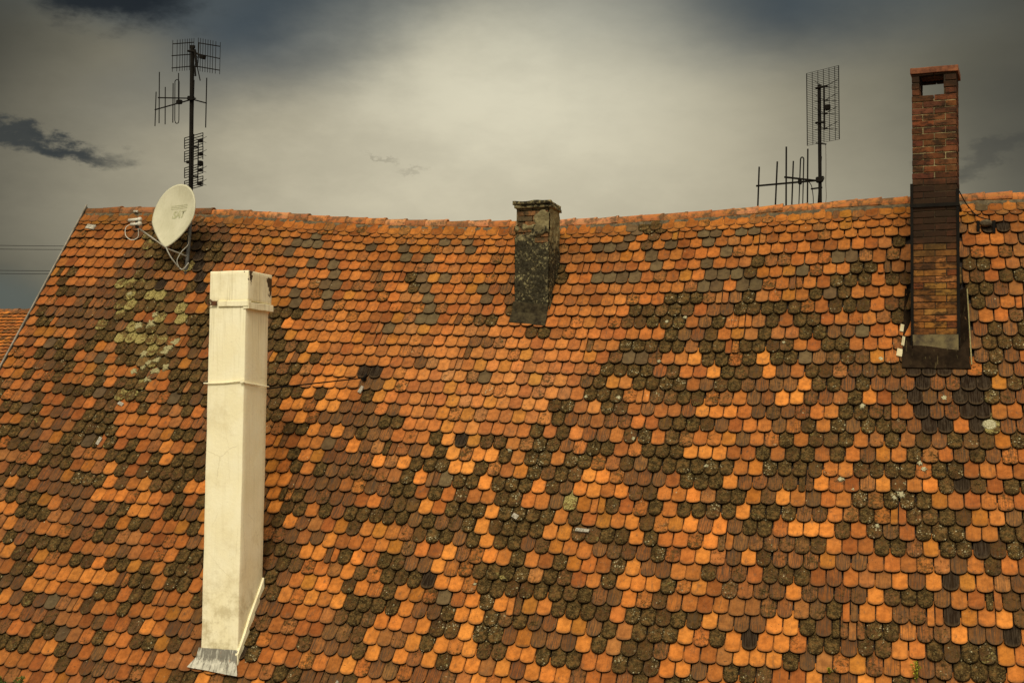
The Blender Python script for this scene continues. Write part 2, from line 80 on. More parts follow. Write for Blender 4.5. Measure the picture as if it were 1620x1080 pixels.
AERIAL_B = {
 'mast': [[12.118,0.3,1.728,12.131,0.3,-0.108,0.0256]],
 'grid': [[11.918,0.58,1.976,11.927,0.58,0.896,0.0073],[12.004,0.5,1.971,12.013,0.5,0.893,0.0049],[12.09,0.42,1.967,12.099,0.42,0.889,0.0049],[12.174,0.342,1.962,12.182,0.342,0.886,0.0049],[12.258,0.262,1.957,12.266,0.262,0.882,0.0049],[12.343,0.18,1.952,12.351,0.18,0.878,0.0049],[12.401,0.124,1.948,12.409,0.124,0.876,0.0073],[11.918,0.58,1.976,12.401,0.124,1.948,0.0034],[11.918,0.58,1.949,12.401,0.124,1.921,0.0034],[11.918,0.58,1.922,12.402,0.124,1.894,0.0034],[11.918,0.58,1.895,12.402,0.124,1.867,0.0034],[11.919,0.58,1.868,12.402,0.124,1.841,0.0034],[11.919,0.58,1.841,12.402,0.124,1.814,0.0034],[11.919,0.58,1.814,12.402,0.124,1.787,0.0034],[11.919,0.58,1.787,12.403,0.124,1.76,0.0034],[11.919,0.58,1.76,12.403,0.124,1.733,0.0034],[11.92,0.58,1.733,12.403,0.124,1.707,0.0034],[11.92,0.58,1.706,12.403,0.124,1.68,0.0034],[11.92,0.58,1.679,12.403,0.124,1.653,0.0034],[11.92,0.58,1.652,12.403,0.124,1.626,0.0034],[11.921,0.58,1.625,12.404,0.124,1.599,0.0034],[11.921,0.58,1.598,12.404,0.124,1.573,0.0034],[11.921,0.58,1.571,12.404,0.124,1.546,0.0034],[11.921,0.58,1.544,12.404,0.124,1.519,0.0034],[11.921,0.58,1.517,12.404,0.124,1.492,0.0034],[11.922,0.58,1.49,12.405,0.124,1.466,0.0034],[11.922,0.58,1.463,12.405,0.124,1.439,0.0034],[11.922,0.58,1.436,12.405,0.124,1.412,0.0034],[11.922,0.58,1.409,12.405,0.124,1.385,0.0034],[11.923,0.58,1.382,12.405,0.124,1.358,0.0034],[11.923,0.58,1.356,12.406,0.124,1.332,0.0034],[11.923,0.58,1.329,12.406,0.124,1.305,0.0034],[11.923,0.58,1.302,12.406,0.124,1.278,0.0034],[11.923,0.58,1.275,12.406,0.124,1.252,0.0034],[11.924,0.58,1.248,12.406,0.124,1.225,0.0034],[11.924,0.58,1.221,12.406,0.124,1.198,0.0034],[11.924,0.58,1.194,12.407,0.124,1.171,0.0034],[11.924,0.58,1.167,12.407,0.124,1.145,0.0034],[11.925,0.58,1.14,12.407,0.124,1.118,0.0034],[11.925,0.58,1.113,12.407,0.124,1.091,0.0034],[11.925,0.58,1.086,12.407,0.124,1.064,0.0034],[11.925,0.58,1.06,12.408,0.124,1.038,0.0034],[11.925,0.58,1.033,12.408,0.124,1.011,0.0034],[11.926,0.58,1.006,12.408,0.124,0.984,0.0034],[11.926,0.58,0.979,12.408,0.124,0.958,0.0034],[11.926,0.58,0.952,12.408,0.124,0.931,0.0034],[11.926,0.58,0.925,12.408,0.124,0.904,0.0034],[11.927,0.58,0.898,12.409,0.124,0.878,0.0034]],
 'spar': [[12.19,0.22,1.694,12.195,0.22,1.045,0.0134]],
 'bracket': [[12.07,0.3,1.679,12.235,0.2,1.682,0.0171],[12.069,0.3,1.172,12.203,0.22,1.156,0.0159],[12.072,0.3,0.872,12.219,0.25,0.84,0.0098],[11.996,0.3,0.203,12.161,0.3,0.219,0.0122]],
 'box': [[12.209,0.2,1.365,12.272,0.16,1.36,0.039]],
 'whisk': [[[12.203,0.2,1.667,12.39,0.02,1.719,0.0043],[12.203,0.2,1.667,12.384,0.06,1.615,0.0043],[12.19,0.22,1.673,12.056,0.32,1.788,0.0043],[12.19,0.22,1.673,12.054,0.3,1.684,0.0043],[12.199,0.2,1.668,12.245,0.17,1.658,0.011]],[[12.203,0.2,1.472,12.39,0.02,1.525,0.0043],[12.203,0.2,1.472,12.384,0.06,1.421,0.0043],[12.19,0.22,1.477,12.056,0.32,1.591,0.0043],[12.19,0.22,1.477,12.053,0.3,1.487,0.0043],[12.199,0.2,1.472,12.244,0.17,1.463,0.011]],[[12.203,0.2,1.277,12.389,0.02,1.332,0.0043],[12.203,0.2,1.277,12.383,0.06,1.228,0.0043],[12.189,0.22,1.282,12.056,0.32,1.394,0.0043],[12.189,0.22,1.282,12.053,0.3,1.29,0.0043],[12.199,0.2,1.277,12.244,0.17,1.268,0.011]],[[12.202,0.2,1.057,12.389,0.02,1.115,0.0043],[12.202,0.2,1.057,12.383,0.06,1.01,0.0043],[12.189,0.22,1.062,12.056,0.32,1.172,0.0043],[12.189,0.22,1.062,12.053,0.3,1.069,0.0043],[12.198,0.2,1.057,12.243,0.17,1.049,0.011]]],
 'boom': [[11.158,0.804,0.364,12.082,0.3,0.325,0.0146],[11.648,-0.016,0.338,12.084,0.27,0.316,0.0146]],
 'element': [[11.202,0.784,0.65,11.18,0.784,0.006,0.0122],[11.485,0.636,0.691,11.454,0.636,-0.026,0.0122],[11.672,-0.001,0.781,11.668,-0.001,-0.127,0.0122],[11.731,0.499,0.662,11.706,0.499,-0.054,0.011],[11.962,0.189,0.773,11.955,0.189,-0.108,0.011],[12.144,0.34,0.68,12.092,0.34,-0.091,0.0098]],
 'folded': [[11.841,0.423,0.672],[11.814,0.423,-0.069],[11.87,0.423,-0.071],[11.887,0.423,0.67],[11.879,0.423,0.691],[11.863,0.423,0.7],[11.849,0.423,0.692],[11.841,0.423,0.672]],
 'fbox': [[11.804,0.441,0.339,11.857,0.441,0.343,0.0415]],
 'clamp': [[12.069,0.28,0.326,12.172,0.28,0.339,0.0415]],
 'cable': [[12.21,0.26,0.843],[12.214,0.26,0.559],[12.211,0.26,0.272],[12.217,0.26,0.067],[12.193,0.26,-0.116]],
 'cable2': [[11.971,0.26,0.302],[12.006,0.26,0.249],[12.024,0.26,0.156],[12.034,0.26,0.053],[12.034,0.26,-0.09]],
 'vclamp': [[12.124,0.26,0.358],[12.17,0.26,0.372],[12.184,0.26,0.343],[12.164,0.26,0.305]],
}
SUN_E = 1.8


F_PX, PITCH, ROLL, YAW, ALPHA, CX, CY, CZ, GAUGE = CAMP
TW = 0.18                                                   # tile pitch across the roof

# ------------------------------------------------------------------ camera
Rh = Vector((math.cos(YAW), -math.sin(YAW), 0))
Fh = Vector((math.sin(YAW) * math.cos(PITCH), math.cos(YAW) * math.cos(PITCH), math.sin(PITCH)))
Uh = Vector((-math.sin(YAW) * math.sin(PITCH), -math.cos(YAW) * math.sin(PITCH), math.cos(PITCH)))
Rc = Rh * math.cos(ROLL) - Uh * math.sin(ROLL)
Uc = Rh * math.sin(ROLL) + Uh * math.cos(ROLL)
cam_d = bpy.data.cameras.new('camera')
cam = bpy.data.objects.new('camera', cam_d)
COL.objects.link(cam)
cam.matrix_world = Matrix(((Rc.x, Uc.x, -Fh.x, CX), (Rc.y, Uc.y, -Fh.y, CY), (Rc.z, Uc.z, -Fh.z, CZ), (0, 0, 0, 1)))
cam_d.sensor_width = 36.0
cam_d.lens = F_PX / 1620.0 * 36.0
cam_d.clip_start = 0.1
cam_d.clip_end = 3000.0
scene.camera = cam

scene.view_settings.view_transform = 'Standard'
scene.view_settings.look = 'None'
scene.view_settings.gamma = 1.0
scene.view_settings.exposure = 0.0
scene.cycles.max_bounces = 5

# ------------------------------------------------------------------ node helpers
class NT:
    def __init__(s, tree):
        s.t = tree; s.n = tree.nodes; s.l = tree.links
    def new(s, typ, **kw):
        nd = s.n.new(typ)
        for k, v in kw.items(): setattr(nd, k, v)
        return nd
    def put(s, sock, v):
        if isinstance(v, bpy.types.NodeSocket): s.l.new(v, sock)
        elif v is not None:
            if sock.type == 'RGBA' and not hasattr(v, '__len__'): v = (v, v, v, 1)
            if sock.type == 'RGBA' and len(v) == 3: v = (*v, 1)
            sock.default_value = v
    def math(s, op, a, b=None, c=None, clamp=False):
        nd = s.new('ShaderNodeMath', operation=op, use_clamp=clamp)
        s.put(nd.inputs[0], a)
        if b is not None: s.put(nd.inputs[1], b)
        if c is not None: s.put(nd.inputs[2], c)
        return nd.outputs[0]
    def vmath(s, op, a, b=None, scale=None):
        nd = s.new('ShaderNodeVectorMath', operation=op)
        s.put(nd.inputs[0], a)
        if b is not None: s.put(nd.inputs[1], b)
        if scale is not None: s.put(nd.inputs['Scale'], scale)
        return nd.outputs['Value' if op in ('DOT_PRODUCT', 'LENGTH', 'DISTANCE') else 'Vector']
    def ramp(s, x, lo, hi, a=0.0, b=1.0):
        nd = s.new('ShaderNodeMapRange', interpolation_type='SMOOTHSTEP')
        s.put(nd.inputs[0], x)
        for i, v in enumerate((lo, hi, a, b)): s.put(nd.inputs[1 + i], v)
        return nd.outputs[0]
    def mix(s, fac, a, b, mode='MIX'):
        nd = s.new('ShaderNodeMix', data_type='RGBA', blend_type=mode)
        s.put(nd.inputs[0], fac); s.put(nd.inputs[6], a); s.put(nd.inputs[7], b)
        return nd.outputs[2]
    def noise(s, vec, scale, detail=4, rough=0.6, w=None, dist=0.0):
        nd = s.new('ShaderNodeTexNoise')
        if w is not None:
            nd.noise_dimensions = '4D'; s.put(nd.inputs['W'], w)
        if vec is not None: s.put(nd.inputs['Vector'], vec)
        nd.inputs['Scale'].default_value = scale
        nd.inputs['Detail'].default_value = detail
        nd.inputs['Roughness'].default_value = rough
        nd.inputs['Distortion'].default_value = dist
        return nd.outputs[0]
    def voro(s, vec, scale, out='Distance', feature='F1'):
        nd = s.new('ShaderNodeTexVoronoi', feature=feature)
        if vec is not None: s.put(nd.inputs['Vector'], vec)
        nd.inputs['Scale'].default_value = scale
        return nd.outputs[out]
    def comb(s, x, y, z):
        nd = s.new('ShaderNodeCombineXYZ')
        s.put(nd.inputs[0], x); s.put(nd.inputs[1], y); s.put(nd.inputs[2], z)
        return nd.outputs[0]
    def sep(s, v):
        nd = s.new('ShaderNodeSeparateXYZ'); s.put(nd.inputs[0], v); return nd.outputs
    def mapping(s, vec, scale):
        return s.vmath('MULTIPLY', vec, scale)

def material(name):
    m = bpy.data.materials.new(name)
    m.use_nodes = True
    N = NT(m.node_tree)
    b = m.node_tree.nodes['Principled BSDF']
    return m, N, b

def finish(N, b, color, rough=0.85, bump=None, bstr=0.4, bdist=0.01, spec=0.2, metal=0.0):
    N.put(b.inputs['Base Color'], color)
    N.put(b.inputs['Roughness'], rough)
    b.inputs['Specular IOR Level'].default_value = spec
    b.inputs['Metallic'].default_value = metal
    if bump is not None:
        bp = N.new('ShaderNodeBump')
        bp.inputs['Strength'].default_value = bstr
        bp.inputs['Distance'].default_value = bdist
        N.put(bp.inputs['Height'], bump)
        N.l.new(bp.outputs[0], b.inputs['Normal'])

# ------------------------------------------------------------------ sky and light
SUN_AZ, SUN_EL = rad(171), rad(44)       # azimuth measured from +Y towards +X
def build_world():
    w = bpy.data.worlds.new('World'); scene.world = w; w.use_nodes = True
    N = NT(w.node_tree)
    bg = w.node_tree.nodes['Background']
    tc = N.new('ShaderNodeTexCoord').outputs['Generated']
    d = N.vmath('NORMALIZE', tc)
    x, y, z = N.sep(d)
    az = N.math('MULTIPLY', N.math('ARCTAN2', x, y), 57.29578)
    el = N.math('MULTIPLY', N.math('ARCSINE', z), 57.29578)
    wv = N.mapping(d, (1, 1, 2.2))
    n1 = N.noise(wv, 3.2, 6, 0.55)
    n2 = N.noise(N.vmath('ADD', wv, (4.1, 2.2, 7.7)), 3.2, 6, 0.55)
    n3 = N.noise(wv, 11, 7, 0.62)
    n4 = N.noise(N.vmath('ADD', wv, (1.7, 9.2, 3.3)), 11, 7, 0.62)
    def warp(c, a, b, k1, k2):
        o = N.math('ADD', c, N.math('MULTIPLY', N.math('SUBTRACT', a, 0.5), k1))
        return N.math('ADD', o, N.math('MULTIPLY', N.math('SUBTRACT', b, 0.5), k2))
    azs, els = warp(az, n1, n3, 7, 2.0), warp(el, n2, n4, 3, 0.9)      # soft large forms
    n5 = N.noise(wv, 26, 7, 0.65)
    n6 = N.noise(N.vmath('ADD', wv, (6.7, 1.2, 5.3)), 26, 7, 0.65)
    azc, elc = warp(az, n3, n5, 4.5, 4.0), warp(el, n4, n6, 2.2, 2.4)       # ragged small clouds
    def blob(A, E, a0, e0, ra, re, tilt=0.0, soft=1.0):
        dx = N.math('SUBTRACT', A, a0); dy = N.math('SUBTRACT', E, e0)
        c, s_ = math.cos(rad(tilt)), math.sin(rad(tilt))
        u = N.math('DIVIDE', N.math('ADD', N.math('MULTIPLY', dx, c), N.math('MULTIPLY', dy, s_)), ra)
        v = N.math('DIVIDE', N.math('SUBTRACT', N.math('MULTIPLY', dy, c), N.math('MULTIPLY', dx, s_)), re)
        r = N.math('SQRT', N.math('ADD', N.math('MULTIPLY', u, u), N.math('MULTIPLY', v, v)))
        return N.ramp(r, 1.0 - 0.5 * soft, 1.0 + 0.5 * soft, 1.0, 0.0)
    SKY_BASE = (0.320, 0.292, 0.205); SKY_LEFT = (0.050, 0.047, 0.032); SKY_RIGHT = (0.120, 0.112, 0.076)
    SKY_TOP = (0.078, 0.088, 0.080); SKY_BLUE = (0.050, 0.066, 0.076); SKY_RCORNER = (0.060, 0.056, 0.041); SKY_GLOW = (0.74, 0.70, 0.53); SKY_WARM = (0.60, 0.53, 0.37)
    SKY_DARK = (0.010, 0.012, 0.013); SKY_DARK2 = (0.028, 0.032, 0.031); SKY_SM = (0.20, 0.175, 0.12); SKY_SMR = (0.055, 0.052, 0.040); SKY_LOW = (0.10, 0.115, 0.10)
    SKY_OVER_A = (1.3, 1.16, 0.88); SKY_OVER_B = (2.0, 1.76, 1.32)
    base = SKY_BASE
    col = N.mix(N.ramp(az, -27, -41, 0, 1), base, SKY_LEFT)  # vignette darkening towards the left put into the sky colour
    col = N.mix(N.ramp(azs, -9, 6, 0, 1), col, SKY_RIGHT)
    col = N.mix(N.ramp(els, 14.2, 18.5, 0, 0.85), col, SKY_TOP)
    col = N.mix(N.ramp(azs, 0, 8, 0, .9), col, SKY_RCORNER)  # the same vignette darkening painted in towards the right corner
    for (A, E, args, colr, k) in ((azs, els, (-30, 17.3, 7, 3.2, -20, 1.2), SKY_BLUE, 0.85),
                                  (azs, els, (-25.2, 16.0, 8.5, 2.1, 24, 1.2), SKY_BLUE, 0.95),
                                  (azs, els, (-11.0, 18.0, 11, 3.0, -4, 1.2), SKY_BLUE, 0.95),
                                  (azs, els, (-17.0, 12.2, 7.5, 4.6, 8, 1.8), SKY_GLOW, 0.90),
                                  (azs, els, (-18.5, 8.8, 15, 4.0, 0, 1.9), SKY_WARM, 0.6)):
        col = N.mix(N.math('MULTIPLY', blob(A, E, *args), k), col, colr)
    big = N.ramp(n3, 0.30, 0.72, -0.07, 0.07)
    col = N.mix(1.0, col, N.comb(N.math('ADD', 1.0, big), N.math('ADD', 1.0, big), N.math('ADD', 1.0, big)), 'MULTIPLY')
    for (A, E, args, colr, k) in ((azc, elc, (-34.6, 17.0, 4.0, 1.25, -3, 1.0), SKY_DARK, 0.95),
                                  (azc, elc, (-37.6, 10.7, 3.2, 0.42, -4, 1.1), SKY_DARK2, 0.85),
                                  (azc, elc, (-35.6, 10.5, 1.6, 0.32, -10, 1.2), SKY_DARK2, 0.7),
                                  (azc, elc, (4.2, 10.8, 2.4, 0.40, 16, 1.1), SKY_SMR, 0.5),
                                  (azc, elc, (2.2, 10.0, 1.0, 0.35, 0, 1.1), SKY_SMR, 0.4),
                                  (azc, elc, (-23.2, 10.8, 0.7, 0.10, -5, 1.3), SKY_SM, 0.35),
                                  (azc, elc, (-21.6, 10.3, 0.6, 0.09, -5, 1.3), SKY_SM, 0.25),
                                  (azs, els, (-40, 4.2, 4.5, 1.3, 0, 1.0), SKY_LOW, 0.8)):
        col = N.mix(N.math('MULTIPLY', blob(A, E, *args), k), col, colr)
    # the cloud cover overhead and behind the viewer is brighter: that is where the sun stands
    sd = (math.sin(SUN_AZ) * math.cos(SUN_EL), math.cos(SUN_AZ) * math.cos(SUN_EL), math.sin(SUN_EL))
    dot = N.vmath('DOT_PRODUCT', d, sd)
    br = N.math('MULTIPLY', N.ramp(dot, -0.05, 0.95, 0, 1), N.ramp(el, -5, 50, 0.30, 1.0))
    col = N.mix(br, col, N.mix(N.ramp(n1, 0.3, 0.7), SKY_OVER_A, SKY_OVER_B))
    col = N.mix(N.ramp(el, 0.5, -6, 0, 1), col, (0.10, 0.085, 0.055))
    sky = N.new('ShaderNodeTexSky', sky_type='NISHITA', sun_disc=False)
    sky.sun_elevation = SUN_EL; sky.sun_rotation = SUN_AZ
    sk = N.mix(1.0, sky.outputs[0], (0.05, 0.05, 0.05), 'MULTIPLY')
    out = N.mix(0.955, sk, col)                       # thin gaps in the cloud let a little blue sky through
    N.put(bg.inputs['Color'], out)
    bg.inputs['Strength'].default_value = 1.0
build_world()
sl = bpy.data.lights.new('sun', 'SUN'); sl.energy = SUN_E; sl.angle = rad(16); sl.color = (1.0, 0.93, 0.80)
so = bpy.data.objects.new('sun', sl); COL.objects.link(so)
sv = Vector((math.sin(SUN_AZ) * math.cos(SUN_EL), math.cos(SUN_AZ) * math.cos(SUN_EL), math.sin(SUN_EL)))
so.rotation_euler = sv.to_track_quat('Z', 'Y').to_euler()

# ------------------------------------------------------------------ object helpers
def link(name, me, parent=None, mats=()):
    for m in mats: me.materials.append(m)
    o = bpy.data.objects.new(name, me); COL.objects.link(o)
    if parent is not None: o.parent = parent
    return o
def thing(name, label, cat, loc=(0, 0, 0), group=None):
    o = bpy.data.objects.new(name, None); COL.objects.link(o); o.location = loc
    o.empty_display_size = 0.2
    o['label'] = label; o['category'] = cat
    if group: o['group'] = group
    return o
def obj(name, bm, mat, parent=None, smooth=False, label=None):
    me = bpy.data.meshes.new(name)
    bmesh.ops.recalc_face_normals(bm, faces=bm.faces)
    bm.to_mesh(me); bm.free()
    if smooth:
        for p in me.polygons: p.use_smooth = True
    o = link(name, me, parent, [mat] if not isinstance(mat, (list, tuple)) else mat)
    if parent is not None:
        o.matrix_parent_inverse = Matrix.Translation(parent_world(parent)).inverted()
    if label: o['label'] = label
    return o
def parent_world(p):
    v = Vector((0, 0, 0))
    while p is not None:
        if p.type == 'EMPTY': v += p.location
        p = p.parent
    return v
def add_hex(bm, P, mi=0):
    """eight corners: bottom four ccw, top four ccw"""
    v = [bm.verts.new(p) for p in P]
    for f in ((0, 3, 2, 1), (4, 5, 6, 7), (0, 1, 5, 4), (1, 2, 6, 5), (2, 3, 7, 6), (3, 0, 4, 7)):
        fc = bm.faces.new([v[i] for i in f]); fc.material_index = mi
    return v
def add_box(bm, c, s, M=None, mi=0):
    P = [Vector((c[0] + dx * s[0] / 2, c[1] + dy * s[1] / 2, c[2] + dz * s[2] / 2))
         for dz in (-1, 1) for dx, dy in ((-1, -1), (1, -1), (1, 1), (-1, 1))]
    if M is not None: P = [M @ p for p in P]
    return add_hex(bm, P, mi)
def add_tube(bm, pts, r, n=8, closed=False, cap=True, r2=None):
    pts = [Vector(p) for p in pts]
    rings = []
    up = None
    for i, p in enumerate(pts):
        if closed: t = pts[(i + 1) % len(pts)] - pts[i - 1]
        elif i == 0: t = pts[1] - p
        elif i == len(pts) - 1: t = p - pts[-2]
        else: t = (pts[i + 1] - p).normalized() + (p - pts[i - 1]).normalized()
        t.normalize()
        if up is None:
            up = Vector((0, 0, 1)) if abs(t.z) < 0.9 else Vector((0, 1, 0))
        a = t.cross(up)
        if a.length < 1e-4: a = t.cross(Vector((1, 0.3, 0)))
        a.normalize(); b = t.cross(a).normalized(); up = -b if (-b).dot(up) > 0 else b
        rr = r if r2 is None else r + (r2 - r) * i / (len(pts) - 1)
        rings.append([bm.verts.new(p + (a * math.cos(2 * math.pi * k / n) + b * math.sin(2 * math.pi * k / n)) * rr) for k in range(n)])
    m = len(rings)
    for i in range(m if closed else m - 1):
        A, B = rings[i], rings[(i + 1) % m]
        for k in range(n):
            bm.faces.new((A[k], A[(k + 1) % n], B[(k + 1) % n], B[k]))
    if cap and not closed:
        bm.faces.new(rings[0]); bm.faces.new(rings[-1])
def rod(bm, r, n=6):
    add_tube(bm, [r[0:3], r[3:6]], r[6], n)
def smooth_path(pts, k=6):
    pts = [Vector(p) for p in pts]; out = []
    for i in range(len(pts) - 1):
        p0 = pts[max(i - 1, 0)]; p1 = pts[i]; p2 = pts[i + 1]; p3 = pts[min(i + 2, len(pts) - 1)]
        for j in range(k):
            t = j / k
            out.append(0.5 * (2 * p1 + (p2 - p0) * t + (2 * p0 - 5 * p1 + 4 * p2 - p3) * t * t + (3 * p1 - p0 - 3 * p2 + p3) * t ** 3))
    out.append(pts[-1]); return out

# ------------------------------------------------------------------ the roof surface (it sags between its walls)
SAGN = np.array(SAG)
def _w(x, n, hi):
    x = np.asarray(x, float)
    u = np.clip(x / hi, -.05, 1.1) * (n - 1); i = np.clip(np.floor(u).astype(int), 0, n - 2); f = u - i
    W = np.zeros(x.shape + (n,)); f2 = f * f; f3 = f2 * f
    for o, v in ((-1, (-f3 + 2 * f2 - f) / 2), (0, (3 * f3 - 5 * f2 + 2) / 2), (1, (-3 * f3 + 4 * f2 + f) / 2), (2, (f3 - f2) / 2)):
        idx = np.clip(i + o, 0, n - 1)[..., None]
        np.put_along_axis(W, idx, np.take_along_axis(W, idx, -1) + v[..., None], -1)
    return W
def sag(X, t):
    return np.einsum('...i,...j,ij->...', _w(X, SAGN.shape[0], 16.), _w(t, SAGN.shape[1], 8.5), SAGN)
CA, SA = math.cos(ALPHA), math.sin(ALPHA)
def roof_pt(X, t):
    X = np.asarray(X, float); t = np.asarray(t, float)
    return np.stack([X, -t * CA, -t * SA - sag(X, t)], -1)
def roof_frame(X, t):
    e = 0.05
    o = roof_pt(X, t)
    eu = roof_pt(X + e, t) - roof_pt(X - e, t); eu /= np.linalg.norm(eu, axis=-1, keepdims=True)
    ev = roof_pt(X, t + e) - roof_pt(X, t - e); ev /= np.linalg.norm(ev, axis=-1, keepdims=True)
    n = np.cross(eu, ev); n *= np.where(n[..., 2:3] < 0, -1, 1); n /= np.linalg.norm(n, axis=-1, keepdims=True)
    return o, eu, ev, n
def rp(X, t, h=0.0):
    o, eu, ev, n = roof_frame(np.array(float(X)), np.array(float(t)))
    return Vector(o + n * h)

# ------------------------------------------------------------------ materials
def mat_tile():
    m, N, b = material('clay_tile')
    col = N.new('ShaderNodeAttribute', attribute_name='tcol'); par = N.new('ShaderNodeAttribute', attribute_name='tpar')
    lich, streak, speck = N.sep(par.outputs['Vector']); moss = par.outputs['Alpha']
    seed = col.outputs['Alpha']
    pos = N.new('ShaderNodeTexCoord').outputs['Object']
    uv = N.new('ShaderNodeUVMap', uv_map='tile').outputs[0]
    u, v, _ = N.sep(uv)
    w = N.math('MULTIPLY', seed, 60)
    n_mid = N.noise(pos, 13, 6, 0.65, w)
    n_fine = N.noise(pos, 70, 5, 0.7, w)
    n_str = N.noise(N.comb(N.math('MULTIPLY', u, 9), N.math('MULTIPLY', v, 0.9), w), 1.6, 4, 0.7)
    c = N.mix(N.ramp(n_mid, 0.34, 0.68, 0, 0.85), col.outputs['Color'], N.mix(1.0, col.outputs['Color'], (0.56, 0.54, 0.56), 'MULTIPLY'))
    n_big = N.noise(pos, 1.1, 4, 0.6)
    c = N.mix(N.ramp(n_big, 0.42, 0.68, 0, 0.55), c, N.mix(1.0, c, (0.66, 0.66, 0.68), 'MULTIPLY'))
    smg = N.noise(N.comb(N.math('MULTIPLY', u, 2.2), N.math('MULTIPLY', v, 1.6), N.math('ADD', w, 20.0)), 1.3, 5, 0.75)
    c = N.mix(N.math('MULTIPLY', N.ramp(smg, 0.54, 0.70), 0.6), c, (0.085, 0.060, 0.036))
    c = N.mix(N.ramp(n_fine, 0.35, 0.75, 0, 0.35), c, N.mix(1.0, c, (1.32, 1.26, 1.05), 'MULTIPLY'))
    c = N.mix(N.math('MULTIPLY', N.ramp(n_str, 0.42, 0.62), streak), c, (0.055, 0.040, 0.026))
    # dirt that collects along the rounded tail and the side joints
    edge = N.math('MAXIMUM', N.ramp(v, 0.86, 1.0), N.math('MULTIPLY', N.ramp(N.math('ABSOLUTE', N.math('SUBTRACT', u, 0.5)), 0.40, 0.5), 0.6))
    edge = N.math('MULTIPLY', edge, N.ramp(n_mid, 0.25, 0.6, 0.3, 1.0))
    c = N.mix(N.math('MULTIPLY', edge, 0.55), c, (0.100, 0.066, 0.034))
    c = N.mix(N.ramp(v, 0.989, 0.999, 0, 0.97), c, (0.006, 0.004, 0.002))  # weathered tail edge, with the shadow line beneath it painted in near-black
    # black pits and dust
    pit = N.math('MULTIPLY', N.ramp(N.noise(pos, 38, 3, 0.5, N.math('ADD', w, 5.0)), 0.66, 0.73), 0.75)
    c = N.mix(pit, c, (0.05, 0.032, 0.02))
    # crusty lichen
    nl = N.noise(pos, 30, 7, 0.72, w)
    nl2 = N.noise(pos, 9, 3, 0.6, N.math('ADD', w, 9.0))
    lm = N.ramp(N.math('ADD', N.math('ADD', nl, N.math('MULTIPLY', nl2, 0.5)), N.math('SUBTRACT', lich, 1.0)), 0.22, 0.40)
    n_var = N.noise(pos, 17, 4, 0.6, N.math('ADD', w, 31.0))
    crust = N.mix(N.ramp(N.math('ADD', N.math('MULTIPLY', n_fine, 0.5), N.math('MULTIPLY', n_var, 0.5)), 0.38, 0.60), LICH_A, LICH_B)
    crust = N.mix(N.ramp(n_var, 0.50, 0.64, 0, 0.75), crust, LICH_D)
    crust = N.mix(N.math('MULTIPLY', N.math('MAXIMUM', N.ramp(v, 0.90, 0.985), N.ramp(N.math('ABSOLUTE', N.math('SUBTRACT', u, 0.5)), 0.36, 0.49)), 0.75), crust, LICH_A)
    crust = N.mix(N.ramp(N.noise(pos, 55, 4, 0.6, w), 0.52, 0.66, 0, 0.8), crust, LICH_C)
    c = N.mix(N.math('MULTIPLY', lm, 0.93), c, crust)
    # pale specks of white lichen
    vp = N.vmath('ADD', pos, N.comb(w, N.math('MULTIPLY', N.noise(pos, 50, 3, .6), .02), N.math('MULTIPLY', N.noise(pos, 42, 3, .6), .025)))
    vd = N.math('MINIMUM', N.voro(vp, 30), N.math('ADD', N.voro(vp, 75), 0.08))
    vn = N.noise(pos, 12, 2, 0.5, N.math('ADD', w, 3.0))
    sp = N.math('MULTIPLY', N.ramp(vd, 0.34, 0.18), N.ramp(N.math('ADD', vn, N.math('MULTIPLY', speck, 0.24)), 0.70, 0.77))
    c = N.mix(N.math('MULTIPLY', sp, N.ramp(n_fine, 0.3, 0.6, 0.35, 1.0)), c, (0.46, 0.41, 0.24))
    # yellow-green moss crust
    mn = N.ramp(N.math('ADD', N.math('MULTIPLY', N.math('ADD', N.noise(pos, 5, 3, 0.6), N.noise(pos, 24, 6, 0.75)), 0.5), N.math('MULTIPLY', moss, 0.42)), 0.70, 0.76)
    mc = N.mix(N.ramp(n_fine, 0.4, 0.65), (0.13, 0.10, 0.030), (0.43, 0.36, 0.13))
    c = N.mix(mn, c, mc)
    h = N.math('ADD', N.math('MULTIPLY', n_fine, 0.35), N.math('MULTIPLY', lm, N.math('MULTIPLY', nl, 1.2)))
    h = N.math('ADD', h, N.math('ADD', N.math('MULTIPLY', sp, 0.7), N.math('MULTIPLY', mn, 0.9)))
    h = N.math('ADD', h, N.math('MULTIPLY', n_mid, 0.5))
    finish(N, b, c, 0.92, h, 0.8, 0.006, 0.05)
    return m
def mat_simple(name, c1, c2, scale=8, rough=0.8, bump=0.3, metal=0.0, spec=0.3, detail=5, bdist=0.005):
    m, N, b = material(name)
    pos = N.new('ShaderNodeTexCoord').outputs['Object']
    n = N.noise(pos, scale, detail, 0.65)
    c = N.mix(N.ramp(n, 0.3, 0.7), c1, c2)
    finish(N, b, c, rough, N.noise(pos, scale * 6, 4, 0.6), bump, bdist, spec, metal)
    return m
T_O = (0.64, 0.225, 0.043); T_o = (0.46, 0.155, 0.034); T_o2 = (0.33, 0.108, 0.027); T_y = (0.43, 0.160, 0.027)
T_p = (0.37, 0.142, 0.040); T_b = (0.20, 0.092, 0.030); T_d = (0.12, 0.056, 0.016); T_g = (0.135, 0.092, 0.044)
T_k = (0.020, 0.012, 0.006); T_m = (0.19, 0.11, 0.032)
LICH_A = (0.009, 0.006, 0.002); LICH_B = (0.082, 0.053, 0.018); LICH_C = (0.17, 0.120, 0.042); LICH_D = (0.14, 0.072, 0.022)
CREAM_A = (0.89, 0.81, 0.53); CREAM_B = (0.93, 0.87, 0.62)
BR_UP = [(.16, .060, .026), (.135, .050, .022), (.18, .068, .028), (.11, .042, .020)]
